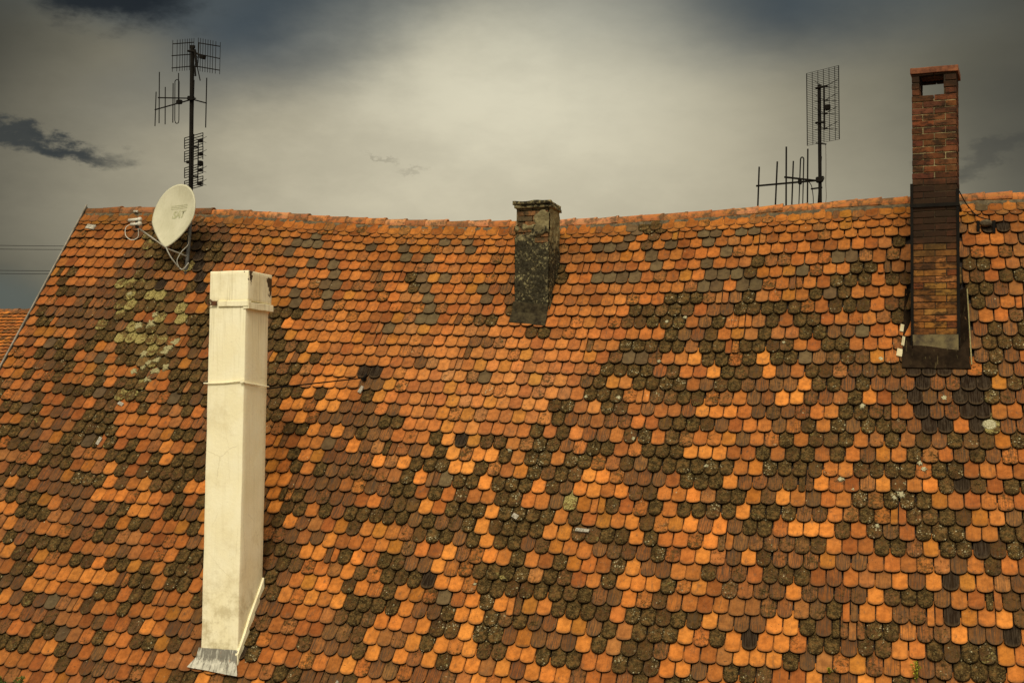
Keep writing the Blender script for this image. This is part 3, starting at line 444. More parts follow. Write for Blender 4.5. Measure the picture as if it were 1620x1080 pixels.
BR_LOW = [(.33, .130, .030), (.38, .155, .038), (.24, .090, .026), (.44, .20, .05), (.17, .068, .022)]

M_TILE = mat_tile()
M_DECK = mat_simple('roof_battens', (0.022, 0.015, 0.010), (0.035, 0.024, 0.016), 6)
M_IRON = mat_simple('dark_iron', (0.006, 0.005, 0.004), (0.012, 0.010, 0.007), 5, 0.8, 0.0, spec=0.1)
M_ZINC = mat_simple('old_zinc', (0.16, 0.15, 0.12), (0.30, 0.28, 0.22), 10, 0.6, 0.2, 0.3)
M_WALL = mat_simple('house_render', (0.46, 0.40, 0.28), (0.52, 0.46, 0.33), 2)
M_GROUND = mat_simple('yard_ground', (0.06, 0.055, 0.04), (0.11, 0.10, 0.07), 0.7)
M_WHITE = mat_simple('white_plastic', (0.55, 0.53, 0.44), (0.68, 0.66, 0.55), 12, 0.5, 0.1)
M_RUST = mat_simple('rusty_iron', (0.05, 0.022, 0.012), (0.16, 0.06, 0.02), 30, 0.8, 0.4)

# ------------------------------------------------------------------ clay tiles
def srgb(r, g, b):
    return tuple(((x / 255) / 12.92 if x / 255 < 0.04045 else ((x / 255 + 0.055) / 1.055) ** 2.4) for x in (r, g, b))
def hue_(v, a):
    k = 1 + a * (random.random() - 0.5) * 2; h = 1 + 0.16 * (random.random() - 0.5)
    return (v[0] * k, v[1] * k * h, v[2] * k * h)
def tile_look(c):
    r = random.random
    if c in 'Oop' and r() < .16:                     # a clean tile with lichen creeping over part of it
        return hue_(T_o if r() < .6 else T_p, .15), (.40 + .16 * r(), .7 * r(), .4 * r(), .1 * r())
    j = lambda v, a: tuple(max(0.004, x * (1 + a * (r() - 0.5) * 2)) for x in v)
    def hue(v, a):
        k = 1 + a * (r() - 0.5) * 2; h = 1 + 0.16 * (r() - 0.5)
        return (v[0] * k, v[1] * k * h, v[2] * k * h)
    if c == 'O': return hue(T_O, .10), (0.0 + .12 * r(), .05, 0, 0)
    if c == 'o':
        q = r()
        base = T_o if q < .60 else (T_y if q < .72 else T_o2)
        return hue(base, .16), (.05 + .25 * r(), .25 * r(), 0.12 * r(), 0)
    if c == 'p': return hue(T_p, .14), (.1 + .2 * r(), .35 * r(), .15 * r(), 0)
    if c == 'b':
        k = .75 * r() ** 1.5; m_ = tuple(a * (1 - k) + b_ * k for a, b_ in zip(T_b, T_o2))
        return hue(m_, .22), (.28 + .26 * r(), .85, .3 * r(), 0)
    if c == 'd': return hue(T_d if r() < .6 else T_b, .25), (.50 + .30 * r(), .6, .20 + .3 * r(), .30 * r())
    if c == 'w': return hue(T_d if r() < .6 else T_b, .25), (.54 + .25 * r(), .5, .45 + .5 * r(), .34 * r())
    if c == 'g': return hue(T_g, .16), (.05 + .12 * r(), .1, .05, 0)
    if c == 'k': return hue(T_k, .3), (.25, .7, .1, 0)
    if c == 'm': return hue(T_m, .25), (.42 + .25 * r(), .4, .5, .25 + .45 * r())
    return T_o, (0, 0, 0, 0)

US = np.array([0, .03, .10, .22, .36, .5, .64, .78, .90, .97, 1.0])
def build_tiles(name, tiles, frame_fn, parent, tone=None, gap=0.009, thick=0.026, L=0.34):
    """tiles: list of (X, t_tail, width, code, rot, lift, arc). One mesh of beaver-tail tiles."""
    n = len(tiles)
    X = np.array([a[0] for a in tiles]); T = np.array([a[1] for a in tiles]); Wd = np.array([a[2] for a in tiles]) - gap
    rot = np.array([a[4] for a in tiles]); lift = np.array([a[5] for a in tiles]); arc = np.array([a[6] for a in tiles])
    o, eu, ev, en = frame_fn(X, T - 0.10)
    nu = len(US)
    # tail outline: a flat-ish arc whose corners are rounded
    q_ = np.abs(US - .5) * 2
    shp = 0.62 * q_ ** 2.1 + 0.38 * q_ ** 9             # 0 at centre, 1 at the corners
    rows = []
    Rr = 7
    inset = np.array([1, 1, 1, 1, 1, 1, 1])
    P = np.zeros((n, nu, Rr, 3)); UV = np.zeros((n, nu, Rr, 2))
    for i, u in enumerate(US):
        tail = -shp[i] * arc
        end_ = i in (0, nu - 1)
        xu = (u - .5) * Wd
        crown = 0.004 * (1 - ((u - .5) * 2) ** 2)
        vend = 0.10 + tail                      # relative to frame origin at T-0.10
        specs = [(-L + .10, 0.0), (-.06, 0.0), (vend - .03, 0.0), (vend - .005, -0.0018), (vend, -0.007), (vend, -thick), (vend - 0.10, -thick)]
        for k, (vv, dn) in enumerate(specs):
            vv = np.broadcast_to(vv, (n,))
            hh = 0.000 + 0.054 * (vv - (-L + .10)) / L + lift * np.clip((vv + .1) / .2, 0, 1) + crown + dn + (-0.0025 if end_ and k < 4 else 0)
            uu = xu
            cu = uu * np.cos(rot) - vv * np.sin(rot); cv = uu * np.sin(rot) + vv * np.cos(rot)
            P[:, i, k] = o + eu * cu[:, None] + ev * cv[:, None] + en * hh[:, None]
            UV[:, i, k, 0] = u; UV[:, i, k, 1] = np.clip((vv - tail + L - .10) / L, 0, 1) if k < 5 else 1.0
    # extra verts: side skirts (duplicates of first / last column dropped by thickness)
    SK = np.zeros((n, 2, 5, 3))
    for s_, i in ((0, 0), (1, nu - 1)):
        for k in range(5):
            SK[:, s_, k] = P[:, i, k] - en * (thick - (0.005 if k == 4 else 0.0))
    V = np.concatenate([P.reshape(n, -1, 3), SK.reshape(n, -1, 3)], 1)
    nv = V.shape[1]
    quads = []
    idx = lambda i, k: i * Rr + k
    for i in range(nu - 1):
        for k in range(Rr - 1):
            quads.append((idx(i, k), idx(i, k + 1), idx(i + 1, k + 1), idx(i + 1, k)))
    b0 = nu * Rr
    for k in range(4):
        quads.append((idx(0, k), b0 + k, b0 + k + 1, idx(0, k + 1)))
        quads.append((idx(nu - 1, k + 1), b0 + 5 + k + 1, b0 + 5 + k, idx(nu - 1, k)))
    Q = np.array(quads)
    nq = len(Q)
    allq = (Q[None] + (np.arange(n) * nv)[:, None, None]).reshape(-1)
    me = bpy.data.meshes.new(name)
    me.vertices.add(n * nv); me.vertices.foreach_set('co', V.reshape(-1).astype(np.float32))
    me.loops.add(len(allq)); me.loops.foreach_set('vertex_index', allq.astype(np.int32))
    me.polygons.add(n * nq)
    me.polygons.foreach_set('loop_start', (np.arange(n * nq) * 4).astype(np.int32))
    try: me.polygons.foreach_set('loop_total', np.full(n * nq, 4, np.int32))
    except Exception: pass
    me.polygons.foreach_set('use_smooth', np.ones(n * nq, bool))
    me.update(calc_edges=True)
    uvl = me.uv_layers.new(name='tile')
    uvp = np.concatenate([UV.reshape(n, -1, 2), np.stack([np.stack([UV[:, 0, :5, 0], UV[:, 0, :5, 1]], -1), np.stack([UV[:, -1, :5, 0], UV[:, -1, :5, 1]], -1)], 1).reshape(n, -1, 2)], 1).reshape(-1, 2)
    uvl.data.foreach_set('uv', uvp[allq].reshape(-1).astype(np.float32))
    tc = np.zeros((n, nv, 4), np.float32); tp = np.zeros((n, nv, 4), np.float32)
    for k, a in enumerate(tiles):
        c, p = tile_look(a[3])
        if a[3] == 'g' and random.random() < .25: c, p = tile_look('p')
        if tone is not None: c = tone(a[0], a[1], c, a[3])
        tc[k] = (*c, random.random()); tp[k] = p
    for nm, arr in (('tcol', tc), ('tpar', tp)):
        at = me.attributes.new(nm, 'FLOAT_COLOR', 'POINT'); at.data.foreach_set('color', arr.reshape(-1))
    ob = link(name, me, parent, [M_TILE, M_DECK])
    return ob

# ------------------------------------------------------------------ the house
house = thing('house', 'big old house with a steep sagging roof of orange and dark beaver-tail tiles', 'house', (0, 0, 0))
TR = [.36, .43, .57, .75, .96]
while TR[-1] < 10.0: TR.append(TR[-1] + GAUGE)
HOUSE_X = 19.0
ncol = int(HOUSE_X / TW)
tiles = []
def wob(x, s): return noise.noise(Vector((x, s * 7.31, 1.7)))
for r, tr in enumerate(TR):
    shift = random.uniform(-.012, .012)
    k = -1 if r % 2 else 0
    codes = TILE_CODES[r] if r < len(TILE_CODES) else []
    while True:
        xc = (k + .5 + .5 * (r % 2)) * TW
        if xc > HOUSE_X: break
        w = TW; c = 'Oopbdwgkm'[codes[k]] if 0 <= k < len(codes) else random.choice('oodbOpw')
        xx = xc + shift + .014 * wob(xc * .6, r) + random.uniform(-.004, .004)
        if k == -1: xx = .045; w = .095; c = 'o'
        xx = max(xx, w / 2 - .0)
        tt = tr + .012 * wob(xc * .45, r + 50) + random.gauss(0, .006)
        rr = random.gauss(0, .016)
        lf = abs(random.gauss(0, .004))
        if random.random() < .022: rr += random.choice((-1, 1)) * .05; tt += random.uniform(-.01, .035)
        w *= random.uniform(.95, 1.015)
        ar = random.uniform(.030, .050) if c in 'Oopg' else random.uniform(.050, .080)
        k += 1
        # openings where the chimneys and their lead stand
        if 13.40 < xx < 13.99 and .95 < tt < 2.98 - .02: continue
        if 13.345 < xx < 14.07 and 1.62 < tt < 2.96: continue
        if 8.02 < xx < 8.40 and 1.3 < tt < 2.0: continue
        if 5.06 < xx < 5.42 and 6.9 < tt < 7.85: continue
        if c in 'obpd' and random.random() < .030:      # a pair of narrow repair tiles
            tiles.append((xx - w * .26, tt + random.uniform(-.004, .02), w * .48, c, rr, lf, ar * .4))
            tiles.append((xx + w * .25, tt, w * .50, random.choice('obp'), rr, lf, ar * .6))
            continue
        tiles.append((xx, tt, w, c, rr, lf, ar))
def fired(X, t, c, code):
    # the batches of tile laid in different years differ: rusty at the left, pale salmon in the re-laid middle
    left = min(1, max(0, (5.6 - X) / 3.0)); mid = math.exp(-((X - 8.0) / 1.9) ** 2 - ((t - 3.4) / 1.1) ** 2)
    top = min(1, max(0, (1.2 - t) / .9))
    m_ = [1 - .20 * left, 1 - .20 * left, 1 - .12 * left]
    if code in 'Oop':
        m_ = [m_[0] * (1 + .22 * mid), m_[1] * (1 + .38 * mid), m_[2] * (1 + .75 * mid)]
        m_ = [m_[0] * (1 - .10 * top), m_[1] * (1 - .06 * top), m_[2] * (1 - .2 * top)]
    return tuple(a * b for a, b in zip(c, m_))
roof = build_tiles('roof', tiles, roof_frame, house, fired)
roof['label'] = 'steep roof covered in orange, brown and lichen-dark beaver-tail clay tiles'
# boards under the tiles (seen only in the open joints)
bm = bmesh.new()
xs = np.linspace(0.02, HOUSE_X, 60); ts = np.linspace(0.05, 10.2, 34)
G = [[bm.verts.new(rp(x, t, -.035)) for t in ts] for x in xs]
for i in range(len(xs) - 1):
    for j in range(len(ts) - 1):
        bm.faces.new((G[i][j], G[i + 1][j], G[i + 1][j + 1], G[i][j + 1]))
obj('roof_boarding', bm, M_DECK, house)
# rear slope
bm = bmesh.new()
def back_pt(x, t, h=0):
    p = rp(x, t, h); return Vector((p.x, -p.y, p.z))
G = [[bm.verts.new(back_pt(x, t, 0.01 + .02 * (j % 2))) for j, t in enumerate(np.linspace(0.02, 10.2, 80))] for x in xs]
for i in range(len(G) - 1):
    for j in range(79):
        bm.faces.new((G[i][j], G[i + 1][j], G[i + 1][j + 1], G[i][j + 1]))
M_BACK = mat_simple('rear_tiles', (0.20, 0.08, 0.03), (0.33, 0.13, 0.045), 5)
obj('rear_roof', bm, M_BACK, house)
# walls
eave = rp(9, 10.0)
bm = bmesh.new()
GZ = -13.0
yw = eave.y + .45
pts = [(0.15, yw), (0.15, -yw), (HOUSE_X - .15, -yw), (HOUSE_X - .15, yw)]
tw_ = -(-yw) * 0
z0 = eave.z + .2
vb = [bm.verts.new((x, y, GZ)) for x, y in pts]; vt = [bm.verts.new((x, y, z0)) for x, y in pts]
g0 = bm.verts.new((0.15, 0, -.15)); g1 = bm.verts.new((HOUSE_X - .15, 0, -.25))
bm.faces.new((vb[0], vb[1], vt[1], g0, vt[0])); bm.faces.new((vb[2], vb[3], vt[3], g1, vt[2]))
bm.faces.new((vb[1], vb[2], vt[2], vt[1])); bm.faces.new((vb[3], vb[0], vt[0], vt[3]))
obj('wall', bm, M_WALL, house)
# gutter
bm = bmesh.new()
gut = [rp(x, 10.12, -.06) for x in np.linspace(0, HOUSE_X, 20)]
add_tube(bm, gut, .075, 10)
obj('gutter', bm, M_ZINC, house, True)

# ridge: overlapping half-round tiles bedded in mortar
def mat_ridge():
    m, N, b = material('ridge_clay')
    at = N.new('ShaderNodeAttribute', attribute_name='tcol')
    pos = N.new('ShaderNodeTexCoord').outputs['Object']
    n = N.noise(pos, 9, 6, 0.7); f = N.noise(pos, 60, 4, 0.7)
    c = N.mix(N.ramp(n, 0.42, 0.62, 0, 0.85), at.outputs['Color'], (0.085, 0.062, 0.035))
    c = N.mix(N.ramp(f, 0.55, 0.72, 0, .5), c, (0.36, 0.20, 0.095))
    finish(N, b, c, .9, N.math('ADD', f, n), .6, .006, .05)
    return m
M_RIDGE = mat_ridge()
M_MORTAR = mat_simple('old_mortar', (0.05, 0.037, 0.021), (0.15, 0.115, 0.062), 14, .95, .9, bdist=.01)
def build_ridge(name, pfun, x0, x1, parent, lab, step=.34, R=.098):
    bm = bmesh.new(); lay = bm.verts.layers.float_color.new('tcol')
    x = x0
    while x < x1:
        st = step * random.uniform(.95, 1.05)
        c = random.choice([(.50, .18, .05), (.42, .15, .045), (.52, .22, .09), (.30, .12, .045)])
        if x < 2.2: c = tuple(v * .55 for v in c)
        dz = random.uniform(-.008, .012); tilt = random.uniform(-.01, .012)
        prev = None
        nn = 12
        for j, (f, rr) in enumerate(((-.05, R * .92), (.3, R * .95), (.86, R * 1.0), (.91, R * 1.06), (1.0, R * 1.08), (1.0, R * .9))):
            xx = x + f * st
            p = pfun(xx)
            ring = []
            for k in range(nn + 1):
                a = math.pi * (k / nn) * 1.06 - .03 * math.pi
                v = bm.verts.new((xx, p.y - math.cos(a) * rr, p.z - .085 + dz + tilt * f + math.sin(a) * rr * 1.05))
                v[lay] = (*[q * random.uniform(.9, 1.1) for q in c], 1); ring.append(v)
            if prev:
                for k in range(nn): bm.faces.new((prev[k], prev[k + 1], ring[k + 1], ring[k]))
            prev = ring
        x += st
    o = obj(name, bm, M_RIDGE, parent, True, lab)
    bm = bmesh.new(); prev = None
    for xx in np.arange(x0, x1, .045):
        p = pfun(xx); ring = []
        wv = .022 * noise.noise(Vector((xx * 7, 3, 1))) + .012 * noise.noise(Vector((xx * 23, 8, 1)))
        for k, (yy, zz) in enumerate(((-.165, -.19), (-.140, -.125), (-.105, -.085), (.105, -.085), (.14, -.125), (.17, -.20))):
            e = wv * (1 if k < 3 else -1)
            ring.append(bm.verts.new((xx, p.y + yy - e, p.z + zz - .012 + random.uniform(-.006, .006))))
        if prev:
            for k in range(5): bm.faces.new((prev[k], prev[k + 1], ring[k + 1], ring[k]))
        prev = ring
    obj('ridge_mortar', bm, M_MORTAR, parent)
    return o
build_ridge('ridge', lambda x: rp(x, 0), 0.03, HOUSE_X, house, 'ridge of overlapping half-round clay tiles bedded in grey mortar')

# verge board
bm = bmesh.new()
vts = np.linspace(-.03, 10.15, 40)
prev = None
for t in vts:
    o_, eu, ev, n_ = roof_frame(np.array(0.0), np.array(float(t)))
    ring = []
    for (a, h) in ((-.022, -.10), (-.022, .062), (.002, .066), (.004, .050)):
        ring.append(bm.verts.new(Vector(o_ + np.array([a, 0, 0]) + n_ * h)))
    if prev:
        for k in range(3): bm.faces.new((prev[k], prev[k + 1], ring[k + 1], ring[k]))
    prev = ring
M_VERGE = mat_simple('verge_metal', (0.17, 0.155, 0.12), (0.34, 0.31, 0.25), 6, .7, .3, .2)
obj('verge_board', bm, M_VERGE, house, False, 'thin weathered grey strip along the left edge of the roof')
# mortar crumbs lying on the tiles (pale scraps)
def scrap(X, t, su, sv, h, mat, ang=0.0, name='loose_scrap'):
    bm = bmesh.new()
    o_, eu, ev, n_ = [np.array(q) for q in roof_frame(np.array(float(X)), np.array(float(t)))]
    ca, sa = math.cos(ang), math.sin(ang)
    P = []
    for hh in (0.0, h):
        for (a, b_) in ((-1, -1), (1, -.8), (.9, 1), (-1.1, .8)):
            uu = a * su / 2; vv = b_ * sv / 2
            P.append(Vector(o_ + eu * (uu * ca - vv * sa) + ev * (uu * sa + vv * ca) + n_ * (.045 + hh)))
    add_hex(bm, P)
    return bm
M_SCRAP = mat_simple('pale_mortar', (0.24, 0.21, 0.15), (0.58, 0.54, 0.44), 28, .9, .9, bdist=.02)
for (X_, t_, su, sv, h_, ang_) in ((0.31, .50, .17, .10, .03, .1), (6.00, 3.50, .05, .13, .02, .2), (2.33, 3.98, .09, .06, .02, .3),
                                   (2.25, 4.65, .05, .14, .02, .1), (9.49, 5.46, .17, .05, .025, 0), (8.60, 5.33, .08, .07, .02, .4),
                                   (6.86, 7.88, .03, .14, .02, .3), (1.02, .14, .08, .04, .03, 0)):
    obj('mortar_patch', scrap(X_, t_, su, sv, h_, M_SCRAP, ang_), M_SCRAP, house)
M_LIME = mat_simple('pale_lichen', (0.20, 0.17, 0.08), (0.50, 0.47, 0.30), 60, .95, .8)
def lichen(X_, t_, r_, lay=M_LIME):
    bm = bmesh.new()
    o_, eu, ev, n_ = [Vector(q) for q in roof_frame(np.array(float(X_)), np.array(float(t_)))]
    ring = []
    c_ = bm.verts.new(o_ + n_ * .056)
    for k in range(22):
        a = 2 * math.pi * k / 22
        rr = r_ * (1 + (.22 if r_ > .08 else .9) * noise.noise(Vector((math.cos(a) * 2.6, math.sin(a) * 2.6, X_ * 5 + t_ * 3))))
        ring.append((bm.verts.new(o_ + (eu * math.cos(a) + ev * math.sin(a)) * rr * .8 + n_ * .053), bm.verts.new(o_ + (eu * math.cos(a) + ev * math.sin(a)) * rr + n_ * .030)))
    for k in range(22):
        a, b_ = ring[k], ring[(k + 1) % 22]
        bm.faces.new((c_, a[0], b_[0])); bm.faces.new((a[0], a[1], b_[1], b_[0]))
    obj('lichen_patch', bm, lay, house)
LICHEN_SPOTS = [(14.27, 3.78, 0.085), (13.76, 3.39, 0.035), (13.25, 4.79, 0.045), (13.21, 4.74, 0.030), (8.27, 6.33, 0.020), (2.29, 3.37, 0.055), (2.42, 3.29, 0.043), (2.48, 3.20, 0.050), (2.60, 3.14, 0.059), (2.68, 2.98, 0.066), (2.71, 2.89, 0.075), (2.63, 3.34, 0.067), (2.33, 3.03, 0.064), (2.02, 2.50, 0.075), (2.21, 2.44, 0.075), (2.22, 2.27, 0.056), (2.78, 2.79, 0.077), (1.62, 1.90, 0.045), (2.57, 3.50, 0.057), (2.78, 3.26, 0.060), (10.17, 2.11, 0.026), (10.42, 2.03, 0.025), (10.14, 2.80, 0.029), (9.23, 3.44, 0.029), (9.67, 3.42, 0.034), (9.95, 4.06, 0.030), (8.34, 4.33, 0.034), (13.51, 4.43, 0.033), (13.46, 4.34, 0.035), (10.92, 4.43, 0.030), (12.70, 4.73, 0.022), (13.17, 4.83, 0.033), (12.79, 3.51, 0.034), (12.55, 4.58, 0.034), (12.98, 5.22, 0.029), (13.00, 2.78, 0.031), (11.77, 2.49, 0.023)
]
M_CRUST = mat_simple('yellow_grey_lichen', (0.13, 0.105, 0.040), (0.42, 0.38, 0.19), 60, .95, .9)
for X_, t_, r_ in LICHEN_SPOTS:
    lichen(X_, t_, r_, M_LIME if r_ > .08 or X_ > 5 else M_CRUST)
M_YEL = mat_simple('pale_wood', (0.46, 0.40, 0.22), (0.60, 0.53, 0.33), 15)
for (X_, t_, su, sv) in ((13.265, 2.31, .045, .13), (13.28, 2.52, .035, .16), (13.235, 2.70, .07, .13)):
    obj('wood_wedge', scrap(X_, t_, su, sv, .02, M_YEL, .1), M_YEL, house)


# ------------------------------------------------------------------ cream chimney
def mat_cream():
    m, N, b = material('cream_render')
    pos = N.new('ShaderNodeTexCoord').outputs['Object']
    x, y, z = N.sep(pos)
    n = N.noise(pos, 2.2, 5, .6); f = N.noise(pos, 26, 5, .6)
    st = N.noise(N.mapping(pos, (26, 26, 1.1)), 1, 3, .6)
    c = N.mix(N.ramp(n, .3, .7), CREAM_A, CREAM_B)
    # runs of dirt below the band, and grime low on the shaft
    run = N.math('MULTIPLY', N.ramp(st, .48, .70), N.ramp(z, -2.75, -1.8, 0.10, .38))
    c = N.mix(run, c, (0.40, 0.33, 0.16))
    low = N.math('MULTIPLY', N.ramp(z, -4.6, -5.8), N.ramp(N.noise(pos, 5, 6, .7), .42, .66))
    c = N.mix(N.math('MULTIPLY', low, .55), c, (0.36, 0.27, 0.10))
    sp = N.ramp(N.noise(pos, 60, 3, .5), .68, .75, 0, .35)
    c = N.mix(sp, c, (0.34, 0.28, 0.16))
    # hairline cracks and trowel patches
    vc = N.voro(N.vmath('ADD', N.mapping(pos, (1, 1, .55)), N.comb(N.math('MULTIPLY', f, .06), 0, N.math('MULTIPLY', n, .1))), 2.6, 'Distance', 'DISTANCE_TO_EDGE')
    crk = N.math('MULTIPLY', N.ramp(vc, .010, .003), N.ramp(N.noise(pos, 2.0, 3, .5), .50, .60))
    c = N.mix(N.math('MULTIPLY', crk, .22), c, (0.34, 0.26, 0.13))
    c = N.mix(N.ramp(N.noise(pos, 1.2, 6, .75), .52, .66, 0, .30), c, (0.60, 0.49, 0.26))
    # flaked patches near the top corner
    ragged = N.math('MULTIPLY', N.math('SUBTRACT', N.noise(pos, 14, 5, .7), .5), .16)
    def patch(cx_, cy_, cz_, rx, ry, rz):
        a = N.math('DIVIDE', N.math('ADD', N.math('SUBTRACT', x, cx_), ragged), rx)
        wd = N.math('MULTIPLY', N.ramp(z, cz_ - rz * 1.1, cz_ + rz * .8, .12, 1.0), ry)     # the flake narrows to a point below
        bb = N.math('DIVIDE', N.math('ADD', N.math('SUBTRACT', y, cy_), N.math('MULTIPLY', ragged, 1.5)), wd)
        cc = N.math('DIVIDE', N.math('ADD', N.math('SUBTRACT', z, cz_), N.math('MULTIPLY', ragged, .8)), rz)
        q = N.math('MAXIMUM', N.math('MAXIMUM', N.math('ABSOLUTE', a), N.math('ABSOLUTE', bb)), N.math('ABSOLUTE', cc))
        return N.ramp(q, 1.05, .9)
    p = N.math('MAXIMUM', patch(5.52, -4.44, -1.44, .06, .055, .11), patch(5.50, -3.93, -1.53, .07, .085, .13))
    p = N.math('MAXIMUM', p, patch(5.52, -4.49, -1.46, .012, .10, .10))
    c = N.mix(p, c, (0.075, 0.048, 0.022))
    h = N.math('ADD', N.math('MULTIPLY', n, 2.0), f)
    h = N.math('SUBTRACT', h, N.math('MULTIPLY', p, 1.5))
    finish(N, b, c, .8, h, .35, .008, .25)
    return m
M_CREAM = mat_cream()
def slab(bm, x0, x1, y0, y1, z0, z1, nx=6, ny=6, nz=20, amp=.004, fr=3.0, zfun=None, taper=None):
    """a box with a fine grid on its skin, gently uneven"""
    cache = {}
    def V(i, j, k):
        key = (i, j, k)
        if key not in cache:
            u, v, w = i / nx, j / ny, k / nz
            z = z0 + (z1 - z0) * w
            x = x0 + (x1 - x0) * u; y = y0 + (y1 - y0) * v
            if taper: x, y = taper(x, y, w)
            p = Vector((x, y, z)); q = p * fr
            d = Vector((noise.noise(q), noise.noise(q + Vector((9, 1, 4))), noise.noise(q + Vector((3, 7, 2))))) * amp
            ex = (1 if i in (0, nx) else 0) + (1 if j in (0, ny) else 0) + (1 if k in (0, nz) else 0)
            cache[key] = bm.verts.new(p + d)
        return cache[key]
    for k in range(nz):
        for i in range(nx):
            bm.faces.new((V(i, 0, k), V(i + 1, 0, k), V(i + 1, 0, k + 1), V(i, 0, k + 1)))
            bm.faces.new((V(i + 1, ny, k), V(i, ny, k), V(i, ny, k + 1), V(i + 1, ny, k + 1)))
        for j in range(ny):
            bm.faces.new((V(0, j + 1, k), V(0, j, k), V(0, j, k + 1), V(0, j + 1, k + 1)))
            bm.faces.new((V(nx, j, k), V(nx, j + 1, k), V(nx, j + 1, k + 1), V(nx, j, k + 1)))
    for i in range(nx):
        for j in range(ny):
            bm.faces.new((V(i, j, nz), V(i + 1, j, nz), V(i + 1, j + 1, nz), V(i, j + 1, nz)))
            bm.faces.new((V(i, j + 1, 0), V(i + 1, j + 1, 0), V(i + 1, j, 0), V(i, j, 0)))
def bevel_all(o, w=.008, seg=2, ang=40):
    md = o.modifiers.new('bevel', 'BEVEL'); md.width = w; md.segments = seg; md.limit_method = 'ANGLE'; md.angle_limit = rad(ang)
CH1 = thing('chimney', '', '', (0, 0, 0)); CH1.parent = house
del CH1['category']; CH1['label'] = 'tall slender cream rendered chimney with a flaking top corner, left part of the roof'
bm = bmesh.new()
slab(bm, 4.945, 5.450, -4.506, -3.90, -6.9, -1.79, 6, 6, 60, .005, 2.2,
     taper=lambda x, y, w: (x + (.022 * w), y))
o = obj('shaft', bm, M_CREAM, CH1, True); bevel_all(o, .012)
bm = bmesh.new()
slab(bm, 4.972, 5.500, -4.512, -3.885, -1.74, -1.362, 8, 8, 8, .006, 3)
o = obj('chimney_top', bm, M_CREAM, CH1, True); bevel_all(o, .010)
bm = bmesh.new()
slab(bm, 5.10, 5.512, -4.528, -4.44, -1.805, -1.735, 8, 3, 2, .004, 6)
slab(bm, 5.44, 5.520, -4.522, -3.865, -1.835, -1.75, 3, 10, 2, .008, 5)
slab(bm, 4.966, 5.45, -4.500, -3.87, -1.80, -1.735, 8, 6, 2, .004, 6)
o = obj('chimney_band', bm, M_CREAM, CH1, False); bevel_all(o, .006)
bm = bmesh.new()
add_tube(bm, [Vector((4.985 + .033 * math.cos(a), -4.535, -1.755 + .033 * math.sin(a))) for a in np.linspace(0, 2 * math.pi, 15)[:-1]], .009, 6, closed=True)
add_box(bm, (5.045, -4.53, -1.765), (.07, .02, .05))
obj('band_clasp', bm, M_RUST, CH1)
bm = bmesh.new()
zb = -2.755
add_tube(bm, smooth_path([(4.925, -4.53, zb), (5.2, -4.522, zb + .005), (5.44, -4.527, zb + .03), (5.478, -4.515, zb + .01), (5.482, -4.2, zb - .01), (5.48, -3.88, zb - .03), (5.2, -3.875, zb), (4.93, -3.88, zb), (4.925, -4.2, zb)], 4), .009, 6)
add_box(bm, (5.452, -4.535, zb + .025), (.035, .02, .035))
obj('wire_band', bm, M_CREAM, CH1)
CH1.location = (.052, -.094, .010)
M_FLUE = mat_simple('soot', (0.01, 0.009, 0.007), (0.03, 0.025, 0.02), 20)
# lead apron at the foot, and the board that follows the slope along the right face
def mat_lead():
    m, N, b = material('lead_apron')
    pos = N.new('ShaderNodeTexCoord').outputs['Object']
    n = N.noise(pos, 9, 6, .7); s = N.noise(N.mapping(pos, (30, 8, 4)), 1, 4, .7)
    c = N.mix(N.ramp(n, .3, .7), (0.30, 0.29, 0.23), (0.56, 0.54, 0.44))
    up = N.ramp(N.sep(pos)[2], -6.15, -6.09)
    c = N.mix(N.math('MULTIPLY', N.ramp(N.math('ADD', s, N.math('MULTIPLY', up, .12)), .50, .62), .8), c, (0.10, 0.09, 0.068))
    c = N.mix(N.ramp(N.noise(pos, 40, 3, .5), .70, .74), c, (0.30, 0.10, 0.03))
    finish(N, b, c, .6, n, .3, .005, .3, .1)
    return m
M_LEAD = mat_lead()
bm = bmesh.new()
fx0, fx1, fy = 4.985, 5.512, -4.618
sh = lambda dx: 0
top = [Vector((fx0, fy, -5.985)), Vector((fx1, fy, -5.985))]
mid = [rp(fx0 - .01, 7.745, .075), rp(fx1 + .01, 7.745, .075)]
bot = [rp(4.90, 7.895, .078), rp(5.60, 7.94, .078)]
rows_ = []
for A, B, n in ((top[0], top[1], 0), (mid[0], mid[1], 0), (bot[0], bot[1], 1)):
    rows_.append([bm.verts.new(A.lerp(B, i / 8) + Vector((0, 0, random.uniform(-.003, .003)))) for i in range(9)])
for a, b_ in zip(rows_[:-1], rows_[1:]):
    for i in range(8): bm.faces.new((a[i], a[i + 1], b_[i + 1], b_[i]))
o = obj('flashing', bm, M_LEAD, CH1); sm = o.modifiers.new('thick', 'SOLIDIFY'); sm.thickness = .006
bm = bmesh.new()
prev = None
for t in np.linspace(6.66, 7.74, 12):
    a = rp(5.515, t, .06); b_ = Vector((a.x + .017, a.y, a.z + .08 + .008 * math.sin(t * 9))); c_ = Vector((a.x + .02, a.y, a.z - .05)); d_ = Vector((a.x - .02, a.y, a.z - .05)); e_ = Vector((a.x - .02, a.y, b_.z))
    ring = [bm.verts.new(p) for p in (d_, c_, b_, e_)]
    if prev:
        for k in range(4): bm.faces.new((prev[k], prev[(k + 1) % 4], ring[(k + 1) % 4], ring[k]))
    else: bm.faces.new(ring)
    prev = ring
bm.faces.new(prev)
obj('side_board', bm, M_CREAM, CH1)

